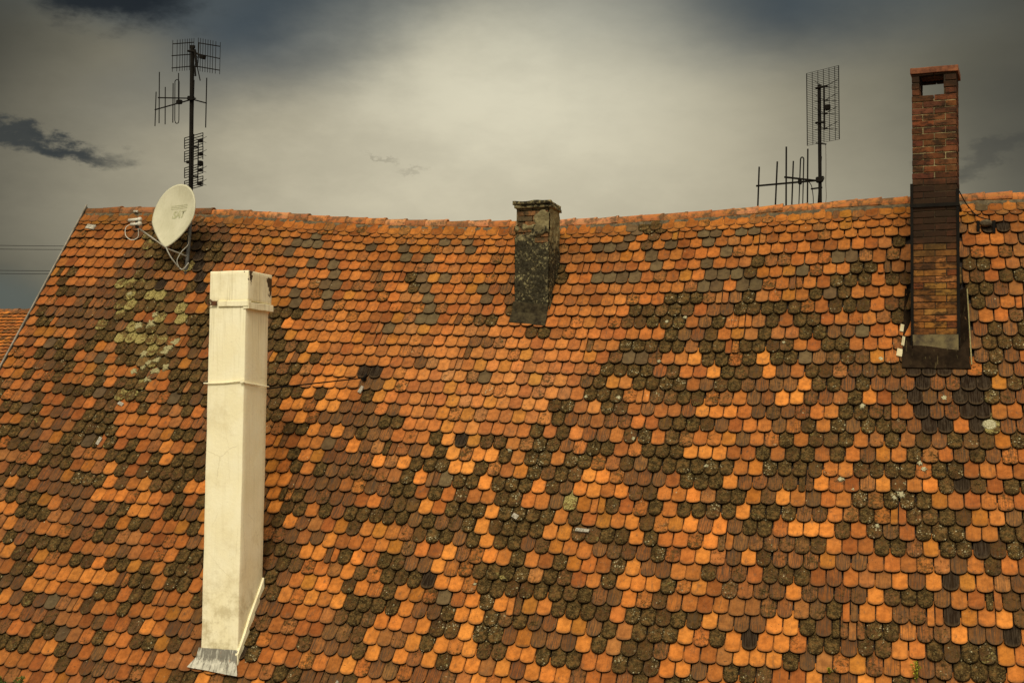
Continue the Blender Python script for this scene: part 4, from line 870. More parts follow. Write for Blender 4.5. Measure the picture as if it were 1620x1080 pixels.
# ------------------------------------------------------------------ brick chimney
def mat_brick():
    m, N, b = material('red_brick')
    at = N.new('ShaderNodeAttribute', attribute_name='bcol')
    pos = N.new('ShaderNodeTexCoord').outputs['Object']
    n = N.noise(pos, 14, 6, .7); f = N.noise(pos, 70, 4, .7)
    c = N.mix(N.ramp(n, .35, .7, 0, .7), at.outputs['Color'], N.mix(1.0, at.outputs['Color'], (.5, .48, .45), 'MULTIPLY'))
    x, y, z = N.sep(pos)
    # soot: under the cap and where the shaft passes the ridge
    nb = N.math('MULTIPLY', N.math('SUBTRACT', N.noise(pos, 5, 5, .65), .5), .55)
    zz = N.math('ADD', z, nb)
    s1 = N.ramp(zz, 1.02, 1.25)
    s2 = N.math('MULTIPLY', N.ramp(zz, .16, -.16), N.ramp(N.math('ADD', z, N.math('MULTIPLY', N.math('SUBTRACT', N.noise(pos, 4, 6, .75), .5), 1.6)), -1.75, -.50))
    s3 = N.ramp(N.noise(N.mapping(pos, (3, 3, 7)), 1.6, 6, .75), .44, .60, 0, .85)
    soot = N.math('MAXIMUM', N.math('MULTIPLY', s1, .9), N.math('MAXIMUM', N.math('MULTIPLY', s2, .88), s3))
    c = N.mix(soot, c, (0.022, 0.015, 0.009))
    finish(N, b, c, .9, N.math('ADD', n, N.math('MULTIPLY', f, .5)), .7, .006, .1)
    return m
M_BRICK = mat_brick()
M_JOINT = mat_simple('brick_joint', (0.10, 0.075, 0.035), (0.42, 0.35, 0.17), 9, .95, .6)
M_JOINTD = mat_simple('sooty_joint', (0.02, 0.014, 0.008), (0.07, 0.045, 0.02), 9, .95, .6)
TH = rad(-5.0)
BC = Vector((13.395, -1.571, 0))           # front left corner
BM = Matrix.Translation(BC) @ Matrix.Rotation(TH, 4, 'Z')
BW, BD = .552, .56
CH2 = thing('chimney', '', '', (0, 0, 0)); CH2.parent = house
del CH2['category']; CH2['label'] = 'tall red brick chimney with an open slot under its cap, right part of the roof'
bm = bmesh.new(); lay = bm.verts.layers.float_color.new('bcol')
def brick(x0, x1, y0, y1, z0, z1, col):
    j = lambda s=.0025: random.uniform(-s, s)
    c = ((x0 + x1) / 2 + j(), (y0 + y1) / 2 + j(), (z0 + z1) / 2 + j())
    R_ = Matrix.Translation(c) @ Matrix.Rotation(random.gauss(0, .008), 4, 'Y') @ Matrix.Rotation(random.gauss(0, .008), 4, 'Z')
    vs = add_box(bm, (0, 0, 0), (x1 - x0 - .008, y1 - y0 - .008, z1 - z0 - .010), BM @ R_)
    for v in vs: v[lay] = (*col, 1)
CH_ = .0835
z = -2.62; k = 0
BB = .11
while z < 1.33 - .02:
    zt = z + CH_
    low = z < -.9
    for (face) in ('f', 'b', 'l', 'r'):
        Lf = BW if face in 'fb' else BD - 2 * BB
        segs = ([.25, .5, .25] if k % 2 == 0 else [.5, .5])
        if face in 'lr': segs = ([1.0] if k % 2 == 0 else [.5, .5])
        a = 0
        for s_ in segs:
            a0, a1 = a * Lf, (a + s_) * Lf; a += s_
            q = random.random()
            col = BR_LOW[int(q * len(BR_LOW))] if low else BR_UP[int(q * len(BR_UP))]
            col = tuple(v * random.uniform(.85, 1.12) for v in col)
            if face in 'fb' and z > 1.00 and zt < 1.31:           # slot through the chimney
                lo, hi = .100, .388
                if a1 <= lo or a0 >= hi: pass
                elif a0 < lo < a1: a1 = lo
                elif a0 < hi < a1: a0 = hi
                else: continue
                if a1 - a0 < .03: continue
            dy = random.gauss(0, .0025)
            if face == 'f': brick(a0, a1, dy, BB + dy, z, zt, col)
            elif face == 'b': brick(a0, a1, BD - BB, BD, z, zt, col)
            elif face == 'l': brick(dy, BB + dy, BB + a0, BB + a1, z, zt, col)
            else: brick(BW - BB + dy, BW + dy, BB + a0, BB + a1, z, zt, col)
    z = zt; k += 1
o = obj('brickwork', bm, M_BRICK, CH2); bevel_all(o, .004, 1, 60)
bm = bmesh.new()
i_ = .015
add_box(bm, (BW / 2, BD / 2, (-2.7 + -.02) / 2 - .0), (BW - 2 * i_, BD - 2 * i_, 2.68), BM, 1)
add_box(bm, (BW / 2, BD / 2, (-.019 + 1.0) / 2), (BW - 2 * i_, BD - 2 * i_, 1.018), BM, 0)
for (xa, xb) in ((i_, .092), (.396, BW - i_)):
    add_box(bm, ((xa + xb) / 2, BD / 2, 1.165), (xb - xa, BD - 2 * i_, .33), BM, 1)
obj('mortar', bm, [M_JOINT, M_JOINTD], CH2)
bm = bmesh.new()
slab(bm, -.016, BW + .020, -.018, BD + .02, 1.335, 1.412, 10, 8, 2, .008, 5)
bmesh.ops.transform(bm, matrix=BM, verts=bm.verts)
lay = bm.verts.layers.float_color.new('bcol')
for v in bm.verts: v[lay] = (.22, .075, .030, 1)
M_CAP = mat_simple('brick_cap', (0.10, 0.035, 0.016), (0.26, 0.095, 0.04), 9, .9, .7)
o = obj('chimney_cap', bm, M_CAP, CH2); bevel_all(o, .006)
for sx in (0, 1):
    bm = bmesh.new()
    x_ = -.006 if sx == 0 else BW + .006
    zb_, zt_ = -2.25, -.09 + (.0 if sx == 0 else -.09)
    sgn = 1 if sx == 0 else -1
    add_box(bm, (x_ + sgn * .014 - sgn * .012, -.010, (zb_ + zt_) / 2), (.036, .008, zt_ - zb_), BM)
    add_box(bm, (x_ - sgn * .010, .02, (zb_ + zt_) / 2), (.008, .06, zt_ - zb_), BM)
    obj('corner_iron', bm, M_IRON, CH2)
bm = bmesh.new()
for zz_ in (-.375,):
    for (c, s) in (((BW / 2, -.018, zz_), (BW + .05, .008, .045)), ((BW / 2, BD + .012, zz_), (BW + .05, .008, .045)),
                   ((-.018, BD / 2, zz_), (.008, BD + .03, .045)), ((BW + .018, BD / 2, zz_), (.008, BD + .03, .045))):
        add_box(bm, c, s, BM)
obj('iron_strap', bm, M_IRON, CH2)
# metal apron and side gutters
def mat_sheet():
    m, N, b = material('sooty_sheet_metal')
    pos = N.new('ShaderNodeTexCoord').outputs['Object']
    n = N.noise(pos, 6, 6, .7); s = N.noise(N.mapping(pos, (30, 6, 4)), 1, 4, .7)
    c = N.mix(N.ramp(n, .35, .65), (0.010, 0.006, 0.003), (0.026, 0.016, 0.008))
    c = N.mix(N.ramp(s, .58, .72, 0, .6), c, (0.14, 0.11, 0.045))
    finish(N, b, c, .9, n, .4, .005, .06)
    return m
M_SHEET = mat_sheet()
M_BAND = mat_simple('stained_metal_band', (0.035, 0.022, 0.010), (0.17, 0.13, 0.05), 7, .6, .3)
bm = bmesh.new()
f0 = BM @ Vector((0, 0, 0)); f1 = BM @ Vector((BW, 0, 0))
def strip(bm, lines, n=8, jit=.003):
    R0 = []
    for A, B in lines:
        R0.append([bm.verts.new(A.lerp(B, i / n) + Vector((0, 0, random.uniform(-jit, jit)))) for i in range(n + 1)])
    for a, b_ in zip(R0[:-1], R0[1:]):
        for i in range(n): bm.faces.new((a[i], a[i + 1], b_[i + 1], b_[i]))
strip(bm, [(Vector((f0.x - .0, f0.y - .022, -2.03)), Vector((f1.x + .0, f1.y - .022, -2.03))),
           (Vector((f0.x - .0, f0.y - .030, -2.24)), Vector((f1.x + .0, f1.y - .030, -2.24)))])
o = obj('flashing', bm, M_BAND, CH2, False, 'stained metal band between the bricks and the apron'); sm = o.modifiers.new('thick', 'SOLIDIFY'); sm.thickness = .006
bm = bmesh.new()
strip(bm, [(rp(f0.x - .08, 2.60, .075), rp(f1.x + .08, 2.62, .075)), (rp(13.262, 2.93, .060), rp(14.09, 2.955, .060)), (rp(13.262, 2.935, .03), rp(14.09, 2.96, .03))])
# side gutters
for (xa, xb, xc, t0_, t1_) in ((13.30, 13.375, 13.40, 1.66, 2.64), (14.075, 13.99, 13.955, 1.66, 2.64)):
    strip(bm, [(rp(xa, t0_, .055), rp(xa - (.04 if xa < 13.6 else -.00), t1_ + .28, .060)),
               (rp(xb, t0_, -.01), rp(xb, t1_ + .02, .02)), (rp(xc, t0_, .10), rp(xc, t1_, .10))])
o = obj('metal_apron', bm, M_SHEET, CH2, False, 'sooty sheet metal apron round the foot of the brick chimney'); sm = o.modifiers.new('thick', 'SOLIDIFY'); sm.thickness = .006
bm = bmesh.new()
add_tube(bm, [rp(14.078, 1.70, .06), rp(14.095, 2.9, .066)], .008, 6)
obj('gutter_edge', bm, mat_simple('yellowed_edge', (.20, .17, .07), (.34, .29, .12), 20), CH2)

# ------------------------------------------------------------------ old plastered chimney
def mat_old():
    m, N, b = material('old_plaster')
    pos = N.new('ShaderNodeTexCoord').outputs['Object']
    x, y, z = N.sep(pos)
    n = N.noise(pos, 5, 7, .7); f = N.noise(pos, 28, 6, .75); g_ = N.noise(pos, 11, 6, .7)
    c = N.mix(N.ramp(n, .35, .65), (0.13, 0.105, 0.050), (0.32, 0.265, 0.13))
    c = N.mix(N.ramp(f, .5, .7, 0, .6), c, (0.10, 0.085, 0.045))
    blk = N.math('ADD', N.math('MULTIPLY', N.math('SUBTRACT', g_, .5), 2.2), N.ramp(z, -.30, -.80, 0.22, .80))
    blk = N.math('ADD', blk, N.ramp(z, -.17, -.13, 0, .42))
    bk = N.ramp(N.math('ADD', blk, N.math('MULTIPLY', N.ramp(x, 8.44, 8.46), -.12)), .40, .62)
    c = N.mix(N.math('MULTIPLY', bk, .95), c, N.mix(N.ramp(f, .4, .62), (0.012, 0.010, 0.006), (0.045, 0.040, 0.024)))
    sp = N.math('MULTIPLY', N.ramp(N.noise(pos, 26, 6, .75), .53, .62), N.ramp(N.noise(pos, 5, 3, .6), .40, .56))
    c = N.mix(N.math('MULTIPLY', sp, .85), c, (0.32, 0.275, 0.13))
    finish(N, b, c, .95, N.math('ADD', N.math('MULTIPLY', g_, 1.2), f), .9, .012, .1)
    return m
M_OLD = mat_old()
CH3 = thing('chimney', '', '', (0, 0, 0)); CH3.parent = house
del CH3['category']; CH3['label'] = 'short blackened chimney with crumbling plaster and bare bricks, middle of the ridge'
mx0, mx1, my0, my1 = 7.955, 8.452, -1.171, -.60
bm = bmesh.new(); lay = bm.verts.layers.float_color.new('bcol')
BMold = BM; BM = Matrix.Identity(4)
z = -1.6; k = 0
while z < -.155:
    zt = z + .078
    for face in 'fblr':
        if face in 'fb': a0_, a1_ = mx0 + .012, mx1 - .012
        else: a0_, a1_ = my0 + .12, my1 - .12
        n_ = (3 if k % 2 else 2) if face in 'fb' else 2
        ed = np.linspace(a0_, a1_, n_ + 1) if not (face in 'fb' and k % 2) else np.array([a0_, a0_ + .12, a1_ - .12, a1_])
        for a, b_ in zip(ed[:-1], ed[1:]):
            col = random.choice([(.22, .085, .03), (.16, .075, .03), (.12, .08, .04), (.26, .12, .045)])
            d = random.gauss(0, .006)
            if face == 'f': brick(a, b_, my0 + .012 + d, my0 + .12, z, zt, col)
            elif face == 'b': brick(a, b_, my1 - .12, my1 - .012, z, zt, col)
            elif face == 'l': brick(mx0 + .012 + d, mx0 + .12, a, b_, z, zt, col)
            else: brick(mx1 - .12, mx1 - .012 + d, a, b_, z, zt, col)
    z = zt; k += 1
def mat_oldbrick():
    m, N, b = material('sooty_old_brick')
    at = N.new('ShaderNodeAttribute', attribute_name='bcol')
    pos = N.new('ShaderNodeTexCoord').outputs['Object']
    n = N.noise(pos, 12, 6, .7); f = N.noise(pos, 60, 4, .7)
    c = N.mix(N.ramp(n, .38, .62, 0, .9), at.outputs['Color'], (0.05, 0.042, 0.022))
    c = N.mix(N.ramp(f, .6, .72, 0, .7), c, (0.26, 0.22, 0.10))
    finish(N, b, c, .95, N.math('ADD', n, f), .9, .010, .1)
    return m
o = obj('brickwork', bm, mat_oldbrick(), CH3); bevel_all(o, .006, 2, 60)
BM = BMold
bm = bmesh.new()
# plaster coat, fallen away in the upper part
nx, nz, ny = 34, 120, 38
def pl(x, y, z, nrm):
    q = Vector((x, y, z))
    broken = noise.noise(q * 4.2) * .55 + noise.noise(q * 11) * .25 + (z + .52) * 1.5
    if nrm[0] > .5: broken -= 1.2
    if z < -.62 or nrm[1] > .5: broken -= 1.0
    if nrm[1] < -.5 and abs(x - 8.34) < .10 and abs(z + .60 + noise.noise(q * 9) * .08) < .07: broken = 1
    broken -= 1.3 * math.exp(-(((x - 8.37) * .8 + (z + .32) * .3) / .10) ** 2 - ((z + .32) / .12) ** 2)
    d = .010 + .014 * noise.noise(q * 6) + .010 * noise.noise(q * 19) + .005 * noise.noise(q * 41)
    if broken > .12: d = -.045
    elif broken > .04: d = -.012
    return q + Vector(nrm) * d
def face_grid(o_, du, dv, n1, n2, nrm):
    G_ = [[bm.verts.new(pl(*(Vector(o_) + Vector(du) * (i / n1) + Vector(dv) * (j / n2)), nrm)) for j in range(n2 + 1)] for i in range(n1 + 1)]
    for i in range(n1):
        for j in range(n2): bm.faces.new((G_[i][j], G_[i + 1][j], G_[i + 1][j + 1], G_[i][j + 1]))
H_ = 1.62
zlo = -1.95
face_grid((mx0, my0, zlo), (mx1 - mx0, 0, 0), (0, 0, -.15 - zlo), nx, nz, (0, -1, 0))
face_grid((mx1, my0, zlo), (0, my1 - my0, 0), (0, 0, -.15 - zlo), ny, nz, (1, 0, 0))
face_grid((mx0, my1, zlo), (0, my0 - my1, 0), (0, 0, -.15 - zlo), ny, nz, (-1, 0, 0))
face_grid((mx1, my1, zlo), (mx0 - mx1, 0, 0), (0, 0, -.15 - zlo), nx, nz, (0, 1, 0))
bmesh.ops.remove_doubles(bm, verts=bm.verts, dist=.004)
obj('plaster', bm, M_OLD, CH3, True)
bm = bmesh.new()
add_box(bm, ((mx0 + mx1) / 2, (my0 + my1) / 2, (-2.0 - .15) / 2), (mx1 - mx0 - .09, my1 - my0 - .09, 1.85))
obj('mortar', bm, M_MORTAR, CH3)
bm = bmesh.new()
slab(bm, mx0 - .020, mx1 + .030, my0 - .02, my1 + .03, -.155, -.110, 22, 22, 2, .012, 9)
slab(bm, mx0 - .045, mx1 + .020, my0 - .045, my1 + .035, -.109, -.060, 22, 22, 2, .014, 8)
o = obj('chimney_cap', bm, M_OLD, CH3, True)
bm = bmesh.new()
strip(bm, [(Vector((mx0 - .02, my0 - .03, -1.50)), Vector((mx1 - .01, my0 - .03, -1.55))), (rp(mx0 - .025, 1.96, .07), rp(mx1, 2.0, .07)), (rp(mx0 - .045, 2.155, .060), rp(mx1 + .005, 2.215, .060))], 10, .004)
M_FL3 = mat_simple('mossy_lead', (0.016, 0.012, 0.007), (0.060, 0.048, 0.024), 14, .95, .7, spec=.1)
o = obj('flashing', bm, M_FL3, CH3); sm = o.modifiers.new('thick', 'SOLIDIFY'); sm.thickness = .008

# ------------------------------------------------------------------ aerials
def rods(name, lst, parent, mat=None, n=6, label=None):
    bm = bmesh.new()
    for r in lst: rod(bm, r, n)
    return obj(name, bm, mat or M_IRON, parent, False, label)
def each(name, lst, parent, mat=None, n=6):
    for r in lst: rods(name, [r], parent, mat, n)
def lump(name, r, parent, mat=None):
    a, b = Vector(r[:3]), Vector(r[3:6]); c = (a + b) / 2
    bm = bmesh.new()
    d = (b - a); L_ = max(d.length, r[6])
    q = d.to_track_quat('X', 'Z').to_matrix().to_4x4()
    add_box(bm, (0, 0, 0), (L_, r[6] * 1.7, r[6] * 2), Matrix.Translation(c) @ q)
    bmesh.ops.bevel(bm, geom=bm.edges[:], offset=r[6] * .25, segments=2, affect='EDGES')
    obj(name, bm, mat or M_IRON, parent)
A = AERIAL_A
la = thing('television_aerial', 'tall black aerial mast with split grid reflector on top, behind the white dish', 'aerial', (A['mast'][0][0], A['mast'][0][1], A['mast'][0][2]), 'television aerials behind the ridge')
rods('mast', A['mast'], la, n=12)
rods('grid_reflector', A['grid_l'], la)
rods('grid_reflector', A['grid_r'], la)
rods('feed_arm', A['feed'], la, n=8)
lump('feed_box', A['feedbox'][0], la)
each('boom', A['boom'], la, n=8)
each('element', A['element'], la)
bm = bmesh.new(); add_tube(bm, A['folded'], .008, 6, closed=False); obj('folded_dipole', bm, M_IRON, la)
lump('junction_box', A['box'][0], la)
for c in A['clamp']: lump('clamp', c, la)
for b_ in A['bays']: rods('panel_reflector', b_, la)
each('spine', A['spine'], la)
for b_ in A['ubox']: lump('connector_box', b_, la)
for b_ in A['whisk']: rods('bow_tie_element', b_, la)
# cable running down the mast
mp = Vector(A['mast'][0][:3]); mt = Vector(A['mast'][0][3:6])
bm = bmesh.new()
add_tube(bm, smooth_path([mt + Vector((.13, -.12, -.16)), mt + Vector((.18, -.1, -.26)), mt + Vector((.10, -.06, -.30)), mt + Vector((.06, -.03, -.5)), mt + Vector((.045, -.02, -1.0)), mt + Vector((.05, -.03, -1.6)), mp + Vector((.045, -.03, .9)), mp + Vector((.04, -.02, .1))]), .005, 5)
for i in range(5):
    add_tube(bm, [mt + Vector((.06, -.05, -.38 - .035 * i)), mt + Vector((.11, -.06, -.36 - .035 * i))], .006, 5)
obj('cable', bm, M_IRON, la, True)

B = AERIAL_B
lb = thing('television_aerial', 'black aerial with square wire mesh panel and low rod array, left of the brick chimney', 'aerial', tuple(B['mast'][0][:3]), 'television aerials behind the ridge')
m_ = B['mast'][0]
if m_[2] > m_[5]: m_ = m_[3:6] + m_[0:3] + m_[6:]
m_ = [m_[0], m_[1], m_[2] - .25, *m_[3:]]
lb.location = m_[:3]
rods('mast', [m_], lb, n=12)
rods('grid_reflector', B['grid'], lb, n=5, label='square wire mesh reflector')
rods('spar', B['spar'], lb, n=8)
each('bracket', B['bracket'], lb, n=8)
lump('junction_box', B['box'][0], lb)
for b_ in B['whisk']: rods('bow_tie_element', b_, lb, n=5)
each('boom', B['boom'], lb, n=8)
each('element', B['element'], lb)
bm = bmesh.new(); add_tube(bm, B['folded'], .010, 6); obj('folded_dipole', bm, M_IRON, lb)
lump('junction_box', B['fbox'][0], lb); lump('clamp', B['clamp'][0], lb)
bm = bmesh.new(); add_tube(bm, smooth_path(B['cable']), .005, 5); obj('cable', bm, mat_simple('grey_cable', (.10, .09, .08), (.16, .15, .13), 9), lb, True)
bm = bmesh.new(); add_tube(bm, smooth_path(B['cable2']), .006, 5); obj('cable', bm, M_IRON, lb, True)
bm = bmesh.new(); add_tube(bm, smooth_path(B['vclamp']), .009, 5); obj('clamp_bolt', bm, M_IRON, lb, True)

# ------------------------------------------------------------------ satellite dish
def mat_dish():
    m, N, b = material('dish_paint')
    pos = N.new('ShaderNodeTexCoord').outputs['Object']
    n = N.noise(pos, 3, 5, .6); s = N.noise(N.mapping(pos, (40, 40, 3)), 1, 3, .6)
    c = N.mix(N.ramp(n, .3, .7), (0.50, 0.48, 0.33), (0.60, 0.58, 0.42))
    c = N.mix(N.ramp(s, .5, .75, 0, .25), c, (0.34, 0.32, 0.18))
    finish(N, b, c, .55, n, .1, .005, .35)
    return m
M_DISH = mat_dish()
az_, tl_ = rad(-16), rad(13)
Nn = Vector((math.sin(az_) * math.cos(tl_), -math.cos(az_) * math.cos(tl_), math.sin(tl_)))
Rt = Vector((math.cos(az_), math.sin(az_), 0)); Rt = Rt - Nn * Rt.dot(Nn); Rt.normalize()
Ud = Rt.cross(Nn) * -1
if Ud.z < 0: Ud = -Ud
DC = Vector((2.213, -.93, -.012))
sat = thing('satellite_dish', 'white satellite dish with pointed lower edge and faint lettering, standing on the left roof', 'satellite dish', (2.42, -.86, -1.0))
HA, HB = .465, .50
def rim(th):
    u, v = math.cos(th), math.sin(th)
    x_ = HA * u; y_ = HB * v
    if v < -.15:                      # the lower edge runs to a blunt point
        k = (-v - .15) / .85
        y_ = -HB * .15 - (HB * 1.07 - HB * .15) * k
        x_ = HA * math.copysign(1, u) * (math.sqrt(1 - .0225) * (1 - k ** 2.1)) if abs(u) > 1e-9 else 0
        x_ = HA * math.copysign(1, u) * (1 - k ** 1.35) ** .8
        y_ = -HB * .15 - (HB * 1.12 - HB * .15) * k
    return x_, y_
def dish_pt(x_, y_, off=0.0):
    r2 = (x_ / .5) ** 2 + (y_ / .53) ** 2
    return DC + Rt * x_ + Ud * y_ + Nn * (-.085 * (1 - r2) + off)
bm = bmesh.new(); NTH = 64
ctr = bm.verts.new(dish_pt(0, 0)); rings = []
for f in (.15, .3, .45, .6, .75, .88, .96, 1.0):
    rings.append([bm.verts.new(dish_pt(rim(2 * math.pi * k / NTH)[0] * f, rim(2 * math.pi * k / NTH)[1] * f)) for k in range(NTH)])
for k in range(NTH): bm.faces.new((ctr, rings[0][k], rings[0][(k + 1) % NTH]))
for a, b_ in zip(rings[:-1], rings[1:]):
    for k in range(NTH): bm.faces.new((a[k], b_[k], b_[(k + 1) % NTH], a[(k + 1) % NTH]))
o = obj('reflector', bm, M_DISH, sat, True); sm = o.modifiers.new('thick', 'SOLIDIFY'); sm.thickness = .006
bm = bmesh.new()
add_tube(bm, [dish_pt(*rim(2 * math.pi * k / NTH)) - Nn * .006 for k in range(NTH)], .009, 6, closed=True)
obj('rim', bm, mat_simple('dish_rim', (.30, .29, .20), (.46, .44, .32), 8, .6), sat, True)
# lettering
M_LET = mat_simple('faded_print', (0.36, 0.36, 0.20), (0.50, 0.49, 0.32), 14)
fc = bpy.data.curves.new('lettering', 'FONT'); fc.body = 'SAT'; fc.size = .17; fc.shear = .25; fc.align_x = 'CENTER'; fc.align_y = 'CENTER'; fc.offset = .006; fc.space_character = .92
fo = bpy.data.objects.new('lettering_tmp', fc); COL.objects.link(fo)
dg = bpy.context.evaluated_depsgraph_get(); dg.update()
lm_ = bpy.data.meshes.new_from_object(fo.evaluated_get(dg)); bpy.data.objects.remove(fo)
bm = bmesh.new(); bm.from_mesh(lm_)
bmesh.ops.triangulate(bm, faces=bm.faces)
bmesh.ops.subdivide_edges(bm, edges=bm.edges[:], cuts=1, use_grid_fill=False)
for k in range(3):                      # three fine lines above the word
    for i in range(10):
        x0_, x1_ = -.19 + .038 * i, -.19 + .038 * (i + 1); y0_ = .10 + .026 * k
        q = [bm.verts.new((x_, y_, 0)) for x_, y_ in ((x0_, y0_), (x1_, y0_), (x1_, y0_ + .007), (x0_, y0_ + .007))]
        bm.faces.new(q)
for v in bm.verts: v.co = dish_pt(v.co.x + .05, v.co.y + .005, .0095)
obj('lettering', bm, M_LET, sat)
# mast, arm, receiver, cables
bm = bmesh.new()
add_tube(bm, [(2.418, -.865, -1.15), (2.424, -.80, -.62), (2.43, -.76, -.10)], .030, 12)
obj('pole', bm, mat_simple('galvanised_pole', (.055, .055, .05), (.11, .11, .10), 12, .6), sat, True)
bm = bmesh.new(); add_box(bm, (0, 0, 0), (.20, .10, .26), Matrix.Translation(dish_pt(.05, -.02) - Nn * .10) @ Matrix.Rotation(az_, 4, 'Z'))
add_tube(bm, [dish_pt(.05, 0) - Nn * .05, (2.43, -.765, -.12)], .035, 8)
obj('mount', bm, M_IRON, sat)
tip = dish_pt(0, -.55)
arm_end = tip + Nn * .62 + Ud * .10
bm = bmesh.new()
add_tube(bm, [Vector((2.42, -.84, -.68)), tip - Nn * .02 - Ud * .02, arm_end], .013, 8)
obj('arm', bm, mat_simple('arm_metal', (.36, .35, .28), (.5, .48, .40), 10, .5), sat, True)
bm = bmesh.new()
hd = -Rt
for dz_, ln in ((.055, .17), (-.012, .12)):
    c0 = arm_end + Vector((-.01, 0, .06 + dz_))
    add_tube(bm, [c0 + Rt * .06, c0 - Rt * .02, c0 - Rt * ln], .026, 12)
    add_tube(bm, [c0 + Rt * .055, c0 + Rt * .085], .036, 12)
obj('receiver', bm, M_WHITE, sat, True)
bm = bmesh.new()
add_box(bm, arm_end + Vector((0, 0, .05)), (.04, .04, .13))
obj('receiver_clamp', bm, M_IRON, sat)
bm = bmesh.new()
e0 = arm_end + Vector((0, 0, .05)) - Rt * .17
add_tube(bm, smooth_path([e0, e0 + Vector((-.06, -.01, -.05)), e0 + Vector((-.05, -.02, -.17)), e0 + Vector((.05, -.02, -.24)), e0 + Vector((.16, -.01, -.20)), arm_end + Vector((.02, 0, -.02))]), .006, 6)
obj('cable', bm, M_WHITE, sat, True, 'white cable looped at the receiver')
bm = bmesh.new()
add_tube(bm, smooth_path([tip, tip + Vector((.09, .0, -.16)), (2.34, -.93, -.86), (2.44, -.96, -.90), (2.53, -.95, -.80)]), .011, 6)
add_tube(bm, smooth_path([(2.36, -.95, -.87), (2.34, -.98, -.76), (2.40, -.95, -.62), (2.47, -.88, -.50), (2.46, -.85, -.35)]), .008, 6)
obj('cable', bm, mat_simple('grey_white_cable', (.30, .29, .24), (.42, .41, .34), 10), sat, True, 'grey cable hanging in a loop at the foot of the pole')

# ------------------------------------------------------------------ small things on the roof
st = thing('stay_rod', 'thin black rod from the cream chimney to a hook on the roof', 'rod', tuple(rp(6.0, 3.37, .05)))
bm = bmesh.new(); add_tube(bm, [(5.47, -3.92, -2.80), Vector(rp(6.02, 3.34, .12))], .010, 6); obj('rod', bm, M_IRON, st)
bm = bmesh.new(); a = rp(6.0, 3.33, .05); add_box(bm, a + Vector((0, 0, .02)), (.06, .03, .05)); add_tube(bm, [rp(6.02, 3.34, .12), rp(6.0, 3.20, .03)], .016, 6)
obj('hook', bm, M_IRON, st)
hk = thing('roof_hook', 'small dark iron hook and block wired to the brick chimney, right of it', 'roof hook', tuple(rp(14.35, .7, .05)))
for dx_ in (-.10, .10):
    bm = bmesh.new(); add_box(bm, rp(14.35 + dx_, .66, .07), (.04, .06, .17)); obj('bracket', bm, M_IRON, hk)
bm = bmesh.new(); bmesh.ops.create_icosphere(bm, subdivisions=2, radius=.07, matrix=Matrix.Translation(rp(14.35, .62, .10)) @ Matrix.Diagonal((1.2, .8, .75, 1))); obj('block', bm, M_MORTAR, hk, True)
bm = bmesh.new(); add_tube(bm, smooth_path([BM @ Vector((BW + .01, .15, -.18)), rp(14.12, .30, .12), rp(14.24, .50, .12), rp(14.40, .60, .14)]), .008, 6); obj('wire', bm, M_IRON, hk, True)

# overhead cables behind the house
M_WIRE = mat_simple('black_wire', (0.012, 0.012, 0.012), (0.02, 0.02, 0.02), 3)
for (z0_, z1_, lab) in ((3.22, 3.12, 'topmost of the four thin black overhead wires left of the roof'), (3.07, 2.98, 'second from the top of the four thin black overhead wires left of the roof'),
                        (2.21, 2.13, 'third from the top of the four thin black overhead wires left of the roof'), (2.08, 2.01, 'lowest of the four thin black overhead wires left of the roof')):
    bm = bmesh.new()
    s_ = (z1_ - z0_) / 2.9
    pts = [Vector((x_, 25, z0_ + s_ * (x_ + 21.6) + .0016 * (x_ + 20) ** 2)) for x_ in np.linspace(-34, -4, 31)]
    add_tube(bm, pts, .011, 5)
    o = obj('overhead_wire', bm, M_WIRE, None); o['label'] = lab; o['category'] = 'overhead wire'; o['group'] = 'overhead wires'

# ------------------------------------------------------------------ neighbouring house
nb = thing('house', 'lower neighbouring house roof of small orange tiles beyond the left edge', 'house', (-16, 14, 0))
NA = rad(33)
NR = -.30
def nfr(X, t):
    X = np.asarray(X, float); t = np.asarray(t, float)
    o = np.stack([X, 14 - t * math.cos(NA), NR - t * math.sin(NA)], -1)
    f = lambda v: np.broadcast_to(np.array(v, float), o.shape)
    return o, f((1, 0, 0)), f((0, -math.cos(NA), -math.sin(NA))), f((0, -math.sin(NA), math.cos(NA)))
tl2 = []
for r in range(26):
    tr = .30 + r * .19
    for k in range(60):
        xc = -20 + (k + .5 * (r % 2)) * TW
        tl2.append((xc + random.uniform(-.004, .004), tr + random.gauss(0, .007), TW, random.choice('oOopoooobo'), random.gauss(0, .012), abs(random.gauss(0, .003)), .045))
def T_shift(X, t): return nfr(X, t)
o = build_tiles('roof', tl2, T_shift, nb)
o.matrix_parent_inverse = Matrix.Translation((-16, 14, 0)).inverted()
build_ridge('ridge', lambda x: Vector((x, 14, NR + .02)), -20.1, -9.2, nb, None, .36, .11)
bm = bmesh.new()
y1 = 14 - 5.2 * math.cos(NA); z1 = NR - 5.2 * math.sin(NA)
for sg in (-1, 1):
    ye = 14 + sg * 5.2 * math.cos(NA)
    q = [bm.verts.new(p) for p in ((-20.1, 14, NR - .05), (-9.2, 14, NR - .05), (-9.2, ye, z1 - .05), (-20.1, ye, z1 - .05))]; bm.faces.new(q)
obj('roof_boarding', bm, M_BACK, nb)
bm = bmesh.new()
ya, yb = y1 + .4, 28 - y1 - .4
v0 = [bm.verts.new((x_, y_, GZ)) for x_, y_ in ((-19.9, ya), (-9.4, ya), (-9.4, yb), (-19.9, yb))]
v1 = [bm.verts.new((x_, y_, z1 + .05)) for x_, y_ in ((-19.9, ya), (-9.4, ya), (-9.4, yb), (-19.9, yb))]
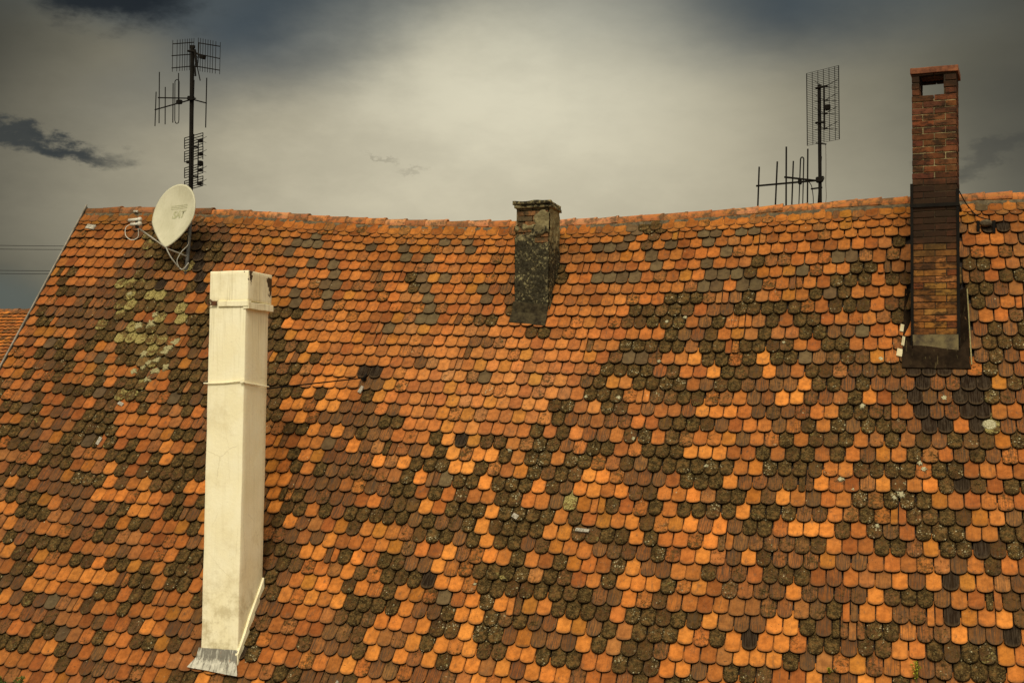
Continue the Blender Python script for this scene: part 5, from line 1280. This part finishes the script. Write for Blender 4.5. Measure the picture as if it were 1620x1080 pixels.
ga = bm.verts.new((-19.9, 14, NR - .2)); gb = bm.verts.new((-9.4, 14, NR - .2))
bm.faces.new((v0[0], v0[1], v1[1], v1[0])); bm.faces.new((v0[2], v0[3], v1[3], v1[2]))
bm.faces.new((v0[1], v0[2], v1[2], gb, v1[1])); bm.faces.new((v0[3], v0[0], v1[0], ga, v1[3]))
obj('wall', bm, M_WALL, nb)

# ------------------------------------------------------------------ ground
bm = bmesh.new(); bmesh.ops.create_grid(bm, x_segments=8, y_segments=8, size=1000, matrix=Matrix.Translation((0, 0, GZ)))
o = obj('ground', bm, M_GROUND); o['kind'] = 'structure'

# ------------------------------------------------------------------ weeds between the tiles
def mat_leaf():
    m, N, b = material('leaf')
    at = N.new('ShaderNodeAttribute', attribute_name='lcol')
    finish(N, b, at.outputs['Color'], .6, None, spec=.3)
    return m
M_LEAF = mat_leaf()
def plant(name, lab, X, t, stems, hgt, spread, col, leaf=.03, group=None):
    base = rp(X, t, .03)
    T = thing(name, lab, 'plant', tuple(base), group)
    bs = bmesh.new(); bl = bmesh.new(); lay = bl.verts.layers.float_color.new('lcol')
    for s_ in range(stems):
        a = random.uniform(0, 6.28); sp = random.uniform(.2, 1) * spread
        top = base + Vector((math.cos(a) * sp, math.sin(a) * sp * .5 - .03, hgt * random.uniform(.6, 1)))
        pts = smooth_path([base, base.lerp(top, .5) + Vector((0, -.02, .03)), top], 6)
        add_tube(bs, pts, .004, 5, r2=.002)
        for i, p in enumerate(pts[3:]):
            for q in range(3):
                d = Vector((random.gauss(0, 1), random.gauss(0, 1) - .4, random.uniform(-.1, 1))).normalized()
                w_ = d.cross(Vector((random.random(), random.random(), random.random()))).normalized() * leaf * .32
                L_ = leaf * random.uniform(.7, 1.3)
                k = random.uniform(.6, 1.3); c = tuple(v * k for v in col)
                vs = [bl.verts.new(p + d * 0), bl.verts.new(p + d * L_ * .5 + w_), bl.verts.new(p + d * L_ + Vector((0, 0, -.2 * L_))), bl.verts.new(p + d * L_ * .5 - w_)]
                for v in vs: v[lay] = (*c, 1)
                bl.faces.new(vs)
    obj('stem', bs, M_LEAF if False else mat_simple('stem', (.07, .09, .02), (.12, .14, .03), 9), T)
    obj('foliage', bl, M_LEAF, T)
    return T
plant('weed', 'bushy green sprig in the bottom left corner of the photo', 2.49, 8.47, 7, .22, .11, (.12, .16, .03), .035)
plant('weed', 'smaller green sprig just right of the bushy one at the bottom left', 2.75, 8.45, 6, .21, .08, (.12, .16, .03), .03)
plant('weed', 'yellow-green weed growing between tiles near the bottom right', 13.40, 7.13, 5, .26, .05, (.42, .42, .04), .028)
plant('weed', 'tiny yellow-green seedling left of the taller weed at the bottom right', 12.50, 7.10, 3, .09, .04, (.40, .38, .04), .022)
